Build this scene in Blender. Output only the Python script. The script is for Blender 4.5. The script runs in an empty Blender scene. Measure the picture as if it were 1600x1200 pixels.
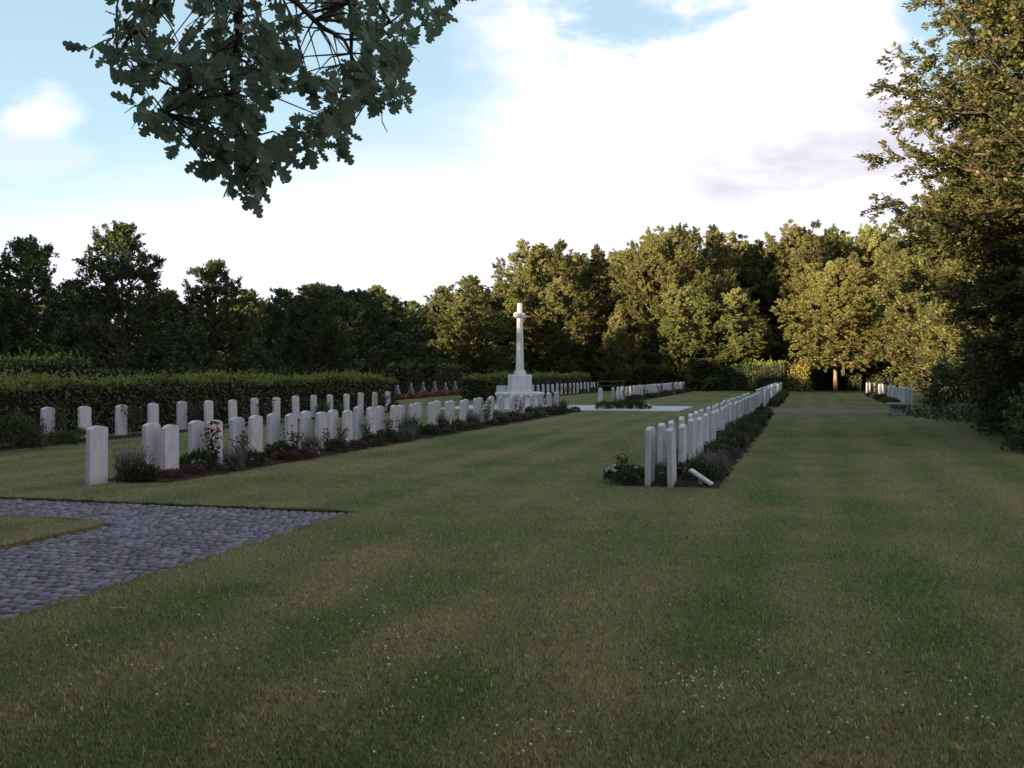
import bpy, math, random
import numpy as np
from mathutils import Vector, Matrix

C = bpy.context.scene.collection
R_ = math.radians
SC = bpy.context.scene

# ------------------------------------------------------------------ camera, sky, sun, exposure
CAMZ, F, HOR = 1.6, 1600.0, 581.5          # eye height, focal length in photo pixels, horizon row
cam = bpy.data.objects.new('camera', bpy.data.cameras.new('camera'))
C.objects.link(cam)
cam.location = (0, 0, CAMZ)
cam.rotation_euler = (R_(90) - math.atan((600 - HOR) / F), 0, 0)
cam.data.sensor_width = 36; cam.data.lens = 36.0
cam.data.clip_start = 0.05; cam.data.clip_end = 3000
SC.camera = cam

SUN_EL = R_(6.4)
SUN_AZ = math.atan2(-0.75, -0.66)          # measured from +Y towards +X
sun_dir = Vector((math.sin(SUN_AZ) * math.cos(SUN_EL), math.cos(SUN_AZ) * math.cos(SUN_EL), math.sin(SUN_EL)))
sl = bpy.data.lights.new('sun', 'SUN'); sl.energy = 5.0; sl.angle = R_(0.6); sl.color = (1.0, 0.80, 0.53)
so = bpy.data.objects.new('sun', sl); C.objects.link(so)
so.rotation_euler = sun_dir.to_track_quat('Z', 'Y').to_euler()

SC.view_settings.view_transform = 'Standard'; SC.view_settings.look = 'None'
SC.view_settings.exposure = 1.55; SC.view_settings.gamma = 1.0
SKY_STRENGTH = 0.068

W = bpy.data.worlds.new('World'); SC.world = W; W.use_nodes = True
nt = W.node_tree; nt.nodes.clear()


class NB:                                   # tiny node expression builder
    def __init__(s, tree): s.t = tree
    def node(s, kind, **kw):
        n = s.t.nodes.new(kind)
        for k, v in kw.items(): setattr(n, k, v)
        return n
    def link(s, src, dst):
        if isinstance(src, (int, float)): dst.default_value = src
        elif isinstance(src, tuple): dst.default_value = src if len(src) != 3 or len(dst.default_value) == 3 else src + (1,)
        else: s.t.links.new(src, dst)
    def m(s, op, a, b=None, c=None, clamp=False):
        n = s.node('ShaderNodeMath', operation=op); n.use_clamp = clamp
        s.link(a, n.inputs[0])
        if b is not None: s.link(b, n.inputs[1])
        if c is not None: s.link(c, n.inputs[2])
        return n.outputs[0]
    def ss(s, x, lo, hi):                   # smoothstep
        n = s.node('ShaderNodeMapRange', interpolation_type='SMOOTHSTEP')
        s.link(x, n.inputs[0]); n.inputs[1].default_value = lo; n.inputs[2].default_value = hi
        return n.outputs[0]
    def mix(s, f, a, b):
        n = s.node('ShaderNodeMix', data_type='RGBA')
        s.link(f, n.inputs[0]); s.link(a, n.inputs[6]); s.link(b, n.inputs[7])
        return n.outputs[2]
    def noise(s, vec, scale, detail=5, rough=0.55, dist=0.0):
        n = s.node('ShaderNodeTexNoise'); n.inputs['Scale'].default_value = scale
        n.inputs['Detail'].default_value = detail; n.inputs['Roughness'].default_value = rough
        n.inputs['Distortion'].default_value = dist
        if vec is not None: s.link(vec, n.inputs['Vector'])
        return n.outputs[0]


b = NB(nt)
tc = b.node('ShaderNodeTexCoord')
sep = b.node('ShaderNodeSeparateXYZ'); nt.links.new(tc.outputs['Generated'], sep.inputs[0])
dx, dy, dz = sep.outputs
ys = b.m('MAXIMUM', dy, 0.08)
X = b.m('DIVIDE', dx, ys); Z = b.m('DIVIDE', dz, ys)
cv = b.node('ShaderNodeCombineXYZ')
b.link(b.m('MULTIPLY', X, 0.8), cv.inputs[0]); b.link(b.m('MULTIPLY', Z, 1.5), cv.inputs[1]); b.link(dz, cv.inputs[2])
n1 = b.noise(cv.outputs[0], 5.0, 6, 0.58, 0.3)
n2 = b.noise(cv.outputs[0], 9.0, 5, 0.6, 0.2)


def blob(cx, cz, rx, rz, lo=1.0, hi=0.2, tilt=0.0):
    zz = b.m('SUBTRACT', b.m('SUBTRACT', Z, cz), b.m('MULTIPLY', b.m('SUBTRACT', X, cx), tilt))
    q = b.m('ADD', b.m('POWER', b.m('ABSOLUTE', b.m('DIVIDE', b.m('SUBTRACT', X, cx), rx)), 2.0),
            b.m('POWER', b.m('ABSOLUTE', b.m('DIVIDE', zz, rz)), 2.0))
    return b.ss(b.m('ADD', q, b.m('MULTIPLY', b.m('SUBTRACT', n2, 0.5), 3.2)), lo, hi)


left = b.m('MULTIPLY', b.ss(b.m('ADD', X, b.m('MULTIPLY', n2, 0.2)), 0.17, 0.04), b.ss(b.m('ADD', Z, b.m('MULTIPLY', X, -0.15)), 0.12, 0.30))
top1 = blob(0.11, 0.365, 0.15, 0.10)
top2 = b.m('MULTIPLY', blob(0.455, 0.34, 0.09, 0.12), 1.0)
strip = b.m('MULTIPLY', blob(0.40, 0.165, 0.06, 0.02), 0.5)
low = b.m('MULTIPLY', blob(0.33, 0.135, 0.22, 0.03), 0.35)
wisp = blob(-0.455, 0.255, 0.06, 0.035, 1.0, 0.0)
wisp2 = blob(-0.47, 0.215, 0.07, 0.03, 1.0, 0.0)
over = b.m('MULTIPLY', b.ss(dz, 0.38, 0.55), b.ss(n1, 0.62, 0.42))
blue = b.m('MAXIMUM', b.m('MAXIMUM', b.m('MAXIMUM', left, top1), b.m('MAXIMUM', top2, strip)), b.m('MAXIMUM', over, low))
blue = b.m('MULTIPLY', blue, b.ss(b.m('ADD', n1, b.m('MULTIPLY', left, 0.45)), 0.30, 0.50))
blue = b.m('MULTIPLY', blue, b.m('SUBTRACT', 1.0, b.m('MULTIPLY', wisp, 0.75)))
blue = b.m('MULTIPLY', blue, b.m('SUBTRACT', 1.0, b.m('MULTIPLY', wisp2, 0.45)), None, True)
grey = b.m('MULTIPLY', blob(0.305, 0.215, 0.17, 0.048, 1.3, 0.0, 0.22), b.ss(X, 0.13, 0.26))
grey2 = b.m('MULTIPLY', blob(0.35, 0.30, 0.09, 0.06), 0.25)
grey3 = b.m('MULTIPLY', wisp2, 0.55)
shade = b.m('MULTIPLY', b.ss(n1, 0.50, 0.72), 0.45)
greyn = b.m('ADD', b.m('MULTIPLY', grey, b.ss(n1, 0.15, 0.5)), b.m('ADD', shade, b.m('ADD', grey2, grey3)), None, True)
K = 1.0 / (SKY_STRENGTH * 2 ** SC.view_settings.exposure)      # cloud white in units of the sky texture
cloud = b.mix(greyn, (1.34 * K, 1.28 * K, 1.50 * K, 1), (0.76 * K, 0.755 * K, 0.82 * K, 1))
sky = b.node('ShaderNodeTexSky', sky_type='NISHITA'); sky.sun_disc = False
sky.sun_elevation = SUN_EL; sky.sun_rotation = SUN_AZ % (2 * math.pi)
sky.air_density = 1.0; sky.dust_density = 0.6; sky.ozone_density = 1.5
veil = b.mix(b.m('ADD', 0.66, b.m('MULTIPLY', b.ss(dz, 0.35, 0.10), 0.30)), sky.outputs[0], (0.66 * K, 0.94 * K, 1.13 * K, 1))
col = b.mix(blue, cloud, veil)
bg = b.node('ShaderNodeBackground'); bg.inputs[1].default_value = SKY_STRENGTH
nt.links.new(col, bg.inputs[0])
wo = b.node('ShaderNodeOutputWorld'); nt.links.new(bg.outputs[0], wo.inputs[0])

# ------------------------------------------------------------------ helpers
TH = math.radians(16.0)
Dv = np.array((math.sin(TH), math.cos(TH))); Rv = np.array((math.cos(TH), -math.sin(TH)))


def ab(a, bb): return (a * Rv[0] + bb * Dv[0], a * Rv[1] + bb * Dv[1])   # garden axes -> world
def px(u, v, d): return np.array(((u - 800) / F * d, d, CAMZ + (HOR - v) / F * d))


ANG = -TH            # rotation that turns local +Y into the row direction


def tag(o, label=None, cat=None, group=None, kind=None):
    if label: o['label'] = label
    if cat: o['category'] = cat
    if group: o['group'] = group
    if kind: o['kind'] = kind
    return o


def empty(name, loc=(0, 0, 0), rz=0, label=None, cat=None, group=None):
    o = bpy.data.objects.new(name, None); C.objects.link(o); o.empty_display_size = 0.2
    o.location = loc; o.rotation_euler = (0, 0, rz)
    return tag(o, label, cat, group)


def link(name, me, mat, parent=None):
    if mat is not None and not me.materials: me.materials.append(mat)
    o = bpy.data.objects.new(name, me); C.objects.link(o)
    if parent: o.parent = parent
    return o


def np_mesh(name, verts, faces, smooth=False):
    """verts (N,3); faces (M,k) array, or list of such arrays"""
    if not isinstance(faces, list): faces = [faces]
    faces = [f for f in faces if len(f)]
    me = bpy.data.meshes.new(name)
    me.vertices.add(len(verts)); me.vertices.foreach_set('co', np.asarray(verts, np.float32).ravel())
    li = np.concatenate([f.ravel() for f in faces]).astype(np.int32)
    tot = np.concatenate([np.full(len(f), f.shape[1]) for f in faces]).astype(np.int32)
    st = np.concatenate([[0], np.cumsum(tot)[:-1]]).astype(np.int32)
    me.loops.add(len(li)); me.loops.foreach_set('vertex_index', li)
    me.polygons.add(len(tot)); me.polygons.foreach_set('loop_start', st)
    me.polygons.foreach_set('loop_total', tot)
    if smooth: me.polygons.foreach_set('use_smooth', np.ones(len(tot), bool))
    me.update(calc_edges=True); me.validate()
    return me


class MB:                                    # collects simple solids into one mesh
    def __init__(s): s.v = []; s.f = []
    def add(s, verts, faces):
        n = len(s.v); s.v += [tuple(map(float, p)) for p in verts]; s.f += [tuple(i + n for i in f) for f in faces]
    def box(s, x0, x1, y0, y1, z0, z1, bev=0.0):
        if bev <= 0:
            s.add([(x0, y0, z0), (x1, y0, z0), (x1, y1, z0), (x0, y1, z0), (x0, y0, z1), (x1, y0, z1), (x1, y1, z1), (x0, y1, z1)],
                  [(3, 2, 1, 0), (4, 5, 6, 7), (0, 1, 5, 4), (1, 2, 6, 5), (2, 3, 7, 6), (3, 0, 4, 7)])
        else:
            s.loft([[(x0 + i, y0 + i, z), (x1 - i, y0 + i, z), (x1 - i, y1 - i, z), (x0 + i, y1 - i, z)]
                    for i, z in ((0, z0), (0, z1 - bev), (bev, z1))])
    def loft(s, rings, cap=True):
        n = len(rings[0]); V = [p for r in rings for p in r]; Fc = []
        for k in range(len(rings) - 1):
            for i in range(n):
                j = (i + 1) % n
                Fc.append((k * n + i, k * n + j, (k + 1) * n + j, (k + 1) * n + i))
        if cap:
            Fc.append(tuple(range(n - 1, -1, -1))); Fc.append(tuple((len(rings) - 1) * n + i for i in range(n)))
        s.add(V, Fc)
    def tube(s, pts, rads, n=6):
        pts = [Vector([float(c) for c in p]) for p in pts]; rings = []
        for i, p in enumerate(pts):
            d = (pts[min(i + 1, len(pts) - 1)] - pts[max(i - 1, 0)]).normalized()
            up = Vector((0, 0, 1)) if abs(d.z) < 0.9 else Vector((1, 0, 0))
            e1 = d.cross(up).normalized(); e2 = d.cross(e1)
            rings.append([p + float(rads[i]) * (math.cos(2 * math.pi * k / n) * e1 + math.sin(2 * math.pi * k / n) * e2) for k in range(n)])
        s.loft(rings)
    def mesh(s, name, smooth=False):
        me = bpy.data.meshes.new(name); me.from_pydata(s.v, [], s.f); me.update()
        if smooth: me.polygons.foreach_set('use_smooth', np.ones(len(me.polygons), bool))
        return me


def norm(a): return a / np.maximum(np.linalg.norm(a, axis=-1, keepdims=True), 1e-9)


def leaf_arrays(P, ax, nm, L, Wd, fold=0.12):
    ax = norm(ax); side = norm(np.cross(nm, ax)); nm = np.cross(ax, side)
    L = np.asarray(L).reshape(-1, 1) if np.ndim(L) else L
    Wd = np.asarray(Wd).reshape(-1, 1) if np.ndim(Wd) else Wd
    up = nm * (fold * L)
    V = np.stack([P, P + ax * L * 0.45 + side * Wd * 0.5 + up, P + ax * L, P + ax * L * 0.45 - side * Wd * 0.5 + up], 1)
    return V.reshape(-1, 3)


def leaf_mesh(name, V): return np_mesh(name, V, np.arange(len(V)).reshape(-1, 4))


# ------------------------------------------------------------------ materials
def newmat(name):
    m = bpy.data.materials.new(name); m.use_nodes = True; t = m.node_tree; t.nodes.clear()
    return m, NB(t), t


def out(bb, sh):
    o = bb.node('ShaderNodeOutputMaterial'); bb.t.links.new(sh, o.inputs[0]); return o


def principled(bb, col, rough=0.8, spec=0.2, normal=None):
    p = bb.node('ShaderNodeBsdfPrincipled'); bb.link(col, p.inputs['Base Color'])
    bb.link(rough, p.inputs['Roughness']); p.inputs['Specular IOR Level'].default_value = spec
    if normal is not None: bb.t.links.new(normal, p.inputs['Normal'])
    return p.outputs[0]


def bump(bb, h, strength=0.3, dist=0.02):
    n = bb.node('ShaderNodeBump'); n.inputs['Strength'].default_value = strength; n.inputs['Distance'].default_value = dist
    bb.link(h, n.inputs['Height']); return n.outputs[0]


def leafmat(name, dark, light, trans=0.25, rough=0.55, objvar=0.35, accent=None, spec=0.25):
    m, bb, t = newmat(name)
    g = bb.node('ShaderNodeNewGeometry'); oi = bb.node('ShaderNodeObjectInfo')
    cl = bb.noise(g.outputs['Position'], 0.9, 2)
    f = bb.m('ADD', bb.m('MULTIPLY', g.outputs['Random Per Island'], 0.6), bb.m('MULTIPLY', bb.ss(cl, 0.3, 0.7), 0.4), None, True)
    col = bb.mix(f, dark + (1,), light + (1,))
    if accent:
        col = bb.mix(bb.m('MULTIPLY', bb.m('GREATER_THAN', g.outputs['Random Per Island'], 0.86), 0.7), col, accent + (1,))
    hs = bb.node('ShaderNodeHueSaturation')
    bb.link(col, hs.inputs['Color'])
    bb.link(bb.m('ADD', 0.5 - 0.025, bb.m('MULTIPLY', oi.outputs['Random'], 0.04)), hs.inputs['Hue'])
    bb.link(bb.m('ADD', 1 - objvar / 2, bb.m('MULTIPLY', oi.outputs['Random'], objvar)), hs.inputs['Value'])
    p = principled(bb, hs.outputs[0], rough, spec)
    if trans > 0:
        tr = bb.node('ShaderNodeBsdfTranslucent'); bb.link(hs.outputs[0], tr.inputs[0])
        mx = bb.node('ShaderNodeMixShader'); mx.inputs[0].default_value = trans
        t.links.new(p, mx.inputs[1]); t.links.new(tr.outputs[0], mx.inputs[2]); p = mx.outputs[0]
    out(bb, p); return m


def plain(name, col, rough=0.8, var=0.25, scale=20, spec=0.2, bs=0.2):
    m, bb, t = newmat(name)
    tcn = bb.node('ShaderNodeTexCoord'); n = bb.noise(tcn.outputs['Object'], scale, 6, 0.6)
    d = tuple(c * (1 - var) for c in col) + (1,); l = tuple(min(1, c * (1 + var)) for c in col) + (1,)
    out(bb, principled(bb, bb.mix(bb.ss(n, 0.3, 0.7), d, l), rough, spec, bump(bb, n, bs, 0.01))); return m


M = {}
M['beech'] = leafmat('beech_leaves', (0.086, 0.104, 0.032), (0.220, 0.220, 0.075), 0.25, accent=(0.30, 0.21, 0.09))
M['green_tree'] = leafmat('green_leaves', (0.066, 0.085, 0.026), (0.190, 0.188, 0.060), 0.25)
M['gold_beech'] = leafmat('golden_beech_leaves', (0.125, 0.122, 0.038), (0.270, 0.250, 0.085), 0.25, accent=(0.30, 0.21, 0.09))
M['big_beech'] = leafmat('big_beech_leaves', (0.064, 0.084, 0.030), (0.180, 0.175, 0.064), 0.25, accent=(0.25, 0.15, 0.07))
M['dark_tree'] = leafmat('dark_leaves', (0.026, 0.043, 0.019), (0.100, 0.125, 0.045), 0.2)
M['hedge'] = leafmat('hedge_leaves', (0.026, 0.042, 0.015), (0.074, 0.096, 0.030), 0.18)
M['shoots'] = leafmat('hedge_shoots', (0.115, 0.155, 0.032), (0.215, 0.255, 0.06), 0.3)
M['gold'] = leafmat('golden_leaves', (0.15, 0.125, 0.03), (0.27, 0.215, 0.06), 0.25)  # hedge-end leaves with the warm sunlight put into their colour
M['oak'] = leafmat('oak_leaves', (0.110, 0.165, 0.105), (0.180, 0.250, 0.160), 0.45, objvar=0.1, spec=0.3)
M['cushion'] = leafmat('cushion_leaves', (0.024, 0.036, 0.015), (0.075, 0.095, 0.036), 0.15)
M['greyleaf'] = leafmat('lavender_leaves', (0.06, 0.068, 0.045), (0.13, 0.135, 0.095), 0.15)
M['heather'] = leafmat('heather_leaves', (0.055, 0.032, 0.028), (0.12, 0.072, 0.060), 0.15)
M['rose_leaf'] = leafmat('rose_leaves', (0.022, 0.038, 0.014), (0.06, 0.075, 0.026), 0.2)
M['iris'] = leafmat('blade_leaves', (0.035, 0.06, 0.025), (0.09, 0.12, 0.055), 0.25)
M['bright_ground'] = leafmat('ground_cover_leaves', (0.035, 0.055, 0.020), (0.08, 0.105, 0.04), 0.2)
M['red'] = leafmat('red_petals', (0.42, 0.018, 0.014), (0.62, 0.07, 0.03), 0.2, objvar=0.3)
M['bedding_red'] = leafmat('bedding_petals', (0.20, 0.03, 0.02), (0.38, 0.08, 0.035), 0.2)
M['pink'] = leafmat('pink_petals', (0.42, 0.16, 0.17), (0.62, 0.32, 0.30), 0.2)
M['crimson'] = leafmat('crimson_petals', (0.06, 0.018, 0.022), (0.13, 0.035, 0.04), 0.2)
M['violet'] = leafmat('violet_flowers', (0.10, 0.075, 0.105), (0.2, 0.15, 0.19), 0.2)
M['whitepetal'] = leafmat('white_petals', (0.6, 0.6, 0.55), (0.8, 0.8, 0.74), 0.2)
M['fallen'] = leafmat('fallen_leaf_skin', (0.15, 0.065, 0.030), (0.33, 0.155, 0.065), 0.1, objvar=0.8)
M['bark'] = plain('bark', (0.085, 0.065, 0.048), 0.9, 0.45, 9, 0.1, 0.8)
M['barkpale'] = plain('pale_bark', (0.23, 0.155, 0.095), 0.9, 0.35, 9, 0.1, 0.7)
M['stem'] = plain('stem', (0.06, 0.055, 0.03), 0.8)
M['core'] = plain('hedge_twigs', (0.018, 0.016, 0.010), 1.0, 0.5, 14, 0.05)
M['soil'] = plain('soil', (0.030, 0.020, 0.014), 1.0, 0.5, 25, 0.05, 0.8)
M['joint'] = plain('joint_dirt', (0.030, 0.030, 0.018), 1.0, 0.6, 3, 0.05, 0.6)
M['wood'] = plain('dark_wood', (0.055, 0.038, 0.028), 0.7, 0.4, 6)
M['greystone'] = plain('grey_stone', (0.42, 0.42, 0.43), 0.8, 0.2, 18)
M['bluestone'] = plain('blue_grey_stone', (0.19, 0.21, 0.24), 0.8, 0.2, 18)
M['benchtop'] = plain('bench_slab', (0.16, 0.135, 0.125), 0.8, 0.3, 12)
M['twig'] = plain('pale_twig', (0.42, 0.36, 0.30), 0.8)
M['plaque_text'] = plain('plaque_grey', (0.30, 0.29, 0.31), 0.7)


def stone_mat():
    m, bb, t = newmat('portland_stone')
    tcn = bb.node('ShaderNodeTexCoord'); oi = bb.node('ShaderNodeObjectInfo')
    add = bb.node('ShaderNodeVectorMath', operation='ADD'); t.links.new(tcn.outputs['Object'], add.inputs[0])
    cb = bb.node('ShaderNodeCombineXYZ')
    for i in range(3): bb.link(bb.m('MULTIPLY', oi.outputs['Random'], 31.0 + i * 17), cb.inputs[i])
    t.links.new(cb.outputs[0], add.inputs[1])
    mp = bb.node('ShaderNodeMapping'); mp.inputs['Scale'].default_value = (1, 1, 0.35); t.links.new(add.outputs[0], mp.inputs[0])
    streak = bb.noise(mp.outputs[0], 9, 6, 0.65); fine = bb.noise(add.outputs[0], 60, 4, 0.6)
    col = bb.mix(bb.ss(bb.m('ADD', streak, bb.m('MULTIPLY', bb.m('SUBTRACT', oi.outputs['Random'], 0.5), 0.22)), 0.36, 0.70), (0.505, 0.485, 0.505, 1), (0.395, 0.375, 0.38, 1))
    col = bb.mix(bb.m('MULTIPLY', bb.ss(fine, 0.55, 0.75), 0.55), col, (0.28, 0.265, 0.25, 1))
    sp = bb.node('ShaderNodeSeparateXYZ'); t.links.new(tcn.outputs['Object'], sp.inputs[0])
    foot = bb.m('MULTIPLY', bb.ss(bb.m('ADD', sp.outputs[2], bb.m('MULTIPLY', streak, 0.2)), 0.26, 0.06), 0.55)
    col = bb.mix(foot, col, (0.21, 0.19, 0.16, 1))                       # splash dirt at the foot
    hs = bb.node('ShaderNodeHueSaturation'); bb.link(col, hs.inputs['Color'])
    bb.link(bb.m('ADD', 0.80, bb.m('MULTIPLY', oi.outputs['Random'], 0.34)), hs.inputs['Value'])
    out(bb, principled(bb, hs.outputs[0], 0.85, 0.2, bump(bb, fine, 0.25, 0.004))); return m


M['stone'] = stone_mat()


def cross_mat():
    m, bb, t = newmat('cross_stone')
    tcn = bb.node('ShaderNodeTexCoord'); mp = bb.node('ShaderNodeMapping'); mp.inputs['Scale'].default_value = (1, 1, 0.3)
    t.links.new(tcn.outputs['Object'], mp.inputs[0])
    n = bb.noise(mp.outputs[0], 4, 6, 0.6); f = bb.noise(tcn.outputs['Object'], 40, 4, 0.6)
    col = bb.mix(bb.ss(n, 0.35, 0.75), (0.60, 0.58, 0.58, 1), (0.47, 0.45, 0.44, 1))
    out(bb, principled(bb, col, 0.85, 0.2, bump(bb, f, 0.2, 0.004))); return m


M['cross'] = cross_mat()


def grass_color(bb, pos):
    """green lawn with dry straw-coloured patches; the same pattern for soil sheet and blades"""
    big = bb.noise(pos, 0.23, 4, 0.55, 0.4); mid = bb.noise(pos, 1.1, 5, 0.6); fine = bb.noise(pos, 9, 4, 0.65)
    rot = bb.node('ShaderNodeMapping'); rot.inputs['Rotation'].default_value = (0, 0, TH); bb.t.links.new(pos, rot.inputs[0])
    mp = bb.node('ShaderNodeMapping'); mp.inputs['Scale'].default_value = (0.9, 0.14, 1)
    bb.t.links.new(rot.outputs[0], mp.inputs[0]); streak = bb.noise(mp.outputs[0], 1.6, 4, 0.6)
    d = bb.m('ADD', bb.m('MULTIPLY', big, 0.45), bb.m('ADD', bb.m('MULTIPLY', mid, 0.30), bb.m('MULTIPLY', streak, 0.25)))
    dry = bb.ss(bb.m('ADD', d, bb.m('MULTIPLY', bb.m('SUBTRACT', fine, 0.5), 0.26)), 0.36, 0.64)
    sx = bb.node('ShaderNodeSeparateXYZ'); bb.t.links.new(rot.outputs[0], sx.inputs[0])
    mow = bb.m('SINE', bb.m('ADD', bb.m('MULTIPLY', sx.outputs[0], 5.2), bb.m('MULTIPLY', mid, 2.0)))       # mowing lines
    dry = bb.m('ADD', dry, bb.m('MULTIPLY', mow, 0.16), None, True)
    col = bb.mix(dry, (0.084, 0.114, 0.036, 1), (0.208, 0.170, 0.084, 1))
    patch = bb.noise(pos, 2.6, 3, 0.5)
    col = bb.mix(bb.m('MULTIPLY', bb.ss(patch, 0.60, 0.72), 0.5), col, (0.17, 0.105, 0.06, 1))              # worn brown spots
    return bb.mix(bb.m('MULTIPLY', bb.ss(fine, 0.48, 0.72), 0.45), col, (0.030, 0.032, 0.012, 1)), fine


def ground_mat():
    m, bb, t = newmat('lawn')
    g = bb.node('ShaderNodeNewGeometry'); col, fine = grass_color(bb, g.outputs['Position'])
    vf = bb.noise(g.outputs['Position'], 45, 4, 0.7)
    col = bb.mix(bb.m('MULTIPLY', bb.ss(vf, 0.35, 0.7), 0.5), col, (0.028, 0.030, 0.012, 1))
    out(bb, principled(bb, col, 0.95, 0.05, bump(bb, bb.m('ADD', vf, fine), 0.6, 0.03))); return m


def blade_mat():
    m, bb, t = newmat('grass_blades')
    g = bb.node('ShaderNodeNewGeometry'); col, fine = grass_color(bb, g.outputs['Position'])
    r = g.outputs['Random Per Island']
    col = bb.mix(bb.m('MULTIPLY', bb.m('GREATER_THAN', r, 0.90), 0.6), col, (0.24, 0.20, 0.11, 1))
    hs = bb.node('ShaderNodeHueSaturation'); bb.link(col, hs.inputs['Color']); bb.link(bb.m('ADD', 0.80, bb.m('MULTIPLY', r, 1.3)), hs.inputs['Value'])
    p = principled(bb, hs.outputs[0], 0.7, 0.2)
    tr = bb.node('ShaderNodeBsdfTranslucent'); bb.link(hs.outputs[0], tr.inputs[0])
    mx = bb.node('ShaderNodeMixShader'); mx.inputs[0].default_value = 0.25
    t.links.new(p, mx.inputs[1]); t.links.new(tr.outputs[0], mx.inputs[2]); out(bb, mx.outputs[0]); return m


M['lawn'] = ground_mat(); M['blades'] = blade_mat()


def sett_mat():
    m, bb, t = newmat('granite_setts')
    g = bb.node('ShaderNodeNewGeometry'); r = g.outputs['Random Per Island']
    n = bb.noise(g.outputs['Position'], 30, 5, 0.65); big = bb.noise(g.outputs['Position'], 0.8, 3)
    col = bb.mix(r, (0.085, 0.072, 0.086, 1), (0.205, 0.178, 0.208, 1))
    col = bb.mix(bb.m('MULTIPLY', bb.ss(n, 0.4, 0.75), 0.5), col, (0.06, 0.055, 0.062, 1))
    col = bb.mix(bb.m('MULTIPLY', bb.ss(big, 0.55, 0.75), 0.35), col, (0.13, 0.12, 0.10, 1))
    out(bb, principled(bb, col, 0.75, 0.3, bump(bb, n, 0.5, 0.008))); return m


M['sett'] = sett_mat()


def flag_mat():
    m, bb, t = newmat('pale_flagstones')
    tcn = bb.node('ShaderNodeTexCoord'); br = bb.node('ShaderNodeTexBrick')
    t.links.new(tcn.outputs['Object'], br.inputs[0])
    br.inputs['Scale'].default_value = 1.0; br.inputs['Brick Width'].default_value = 0.9; br.inputs['Row Height'].default_value = 0.6
    br.inputs['Mortar Size'].default_value = 0.012
    for i, c in ((1, (0.44, 0.43, 0.43, 1)), (2, (0.37, 0.36, 0.36, 1)), (3, (0.2, 0.19, 0.17, 1))): br.inputs[i].default_value = c
    n = bb.noise(tcn.outputs['Object'], 3, 6, 0.6)
    col = bb.mix(bb.m('MULTIPLY', bb.ss(n, 0.4, 0.75), 0.4), br.outputs[0], (0.33, 0.31, 0.27, 1))
    out(bb, principled(bb, col, 0.85, 0.2)); return m


M['flags'] = flag_mat()
M['gravel'] = plain('brown_gravel', (0.135, 0.100, 0.092), 0.95, 0.35, 6, 0.1, 0.6)

# ------------------------------------------------------------------ ground, paths
EA, EB1, EB0, IA = -4.95, 10.80, 9.38, -7.10      # path edges in garden coordinates
tip = [(IA, EB0 - 0.35), (IA - 0.04, EB0 - 0.17), (IA - 0.15, EB0 - 0.05), (IA - 0.35, EB0)]
BIG = 500.0
gm = MB()


def poly(mb, pts, z):
    P = [ab(*p) + (z,) for p in pts]; mb.add(P, [tuple(range(len(P)))])


poly(gm, [(-BIG, EB1), (BIG, EB1), (BIG, BIG), (-BIG, BIG)], 0)
poly(gm, [(EA, -BIG), (BIG, -BIG), (BIG, EB1), (EA, EB1)], 0)
poly(gm, [(-BIG, -BIG), (IA, -BIG)] + tip + [(-BIG, EB0)], 0)
poly(gm, [(-BIG, EB0 - 0.5), (IA - 0.3, EB0 - 0.5), (IA - 0.3, -BIG), (EA + 0.3, -BIG), (EA + 0.3, EB1 + 0.3), (-BIG, EB1 + 0.3)], -0.065)
for e in ([(-BIG, EB1), (EA, EB1)], [(EA, EB1), (EA, -BIG)], [(IA, -BIG)] + tip + [(-BIG, EB0)]):
    for p, q in zip(e[:-1], e[1:]):
        gm.add([ab(*p) + (0,), ab(*q) + (0,), ab(*q) + (-0.065,), ab(*p) + (-0.065,)], [(0, 1, 2, 3)])
tag(link('ground', gm.mesh('ground'), M['lawn']), kind='structure')

rng = np.random.default_rng(7)


def setts():
    V = []; Fq = []
    cw, ch = 0.100, 0.128
    k = 0
    for j in range(int((EB1 + 8) / ch)):
        b0 = EB1 - 0.01 - (j + 1) * ch
        off = (j % 2) * cw * 0.5 + rng.uniform(-0.015, 0.015)
        a = EA - off
        while a > -15:
            w = cw * rng.uniform(0.86, 1.14); a0 = a - w; cen_a, cen_b = (a + a0) / 2, b0 + ch / 2
            inside = (cen_a > IA + 0.03) or (cen_b > EB0 + 0.03)
            if inside and cen_a < EA - 0.02:
                g = rng.uniform(0.010, 0.019); h = -0.017 + rng.uniform(-0.007, 0.007)
                jit = rng.uniform(-0.006, 0.006, (4, 2)); dz_ = rng.uniform(-0.004, 0.004, 4)
                cor = np.array([(a0 + g, b0 + g), (a - g, b0 + g), (a - g, b0 + ch - g), (a0 + g, b0 + ch - g)]) + jit
                cor[:, 1] += 0.012 * math.sin(a * 3.1) + 0.01 * math.sin(a * 7 + j)
                cen = cor.mean(0); n0 = len(V)
                for s_, zz in ((1.0, -0.085), (1.0, h - 0.024), (0.80, h)):
                    for c_ in range(4):
                        p = cen + (cor[c_] - cen) * s_
                        V.append(ab(p[0], p[1]) + (zz + (dz_[c_] if zz > -0.08 else 0),))
                for r_ in (0, 4):
                    for c_ in range(4):
                        d_ = (c_ + 1) % 4
                        Fq.append((n0 + r_ + c_, n0 + r_ + d_, n0 + r_ + 4 + d_, n0 + r_ + 4 + c_))
                Fq.append((n0 + 8, n0 + 9, n0 + 10, n0 + 11))
            a = a0
    return np_mesh('cobbled_path', np.array(V), np.array(Fq))


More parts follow.
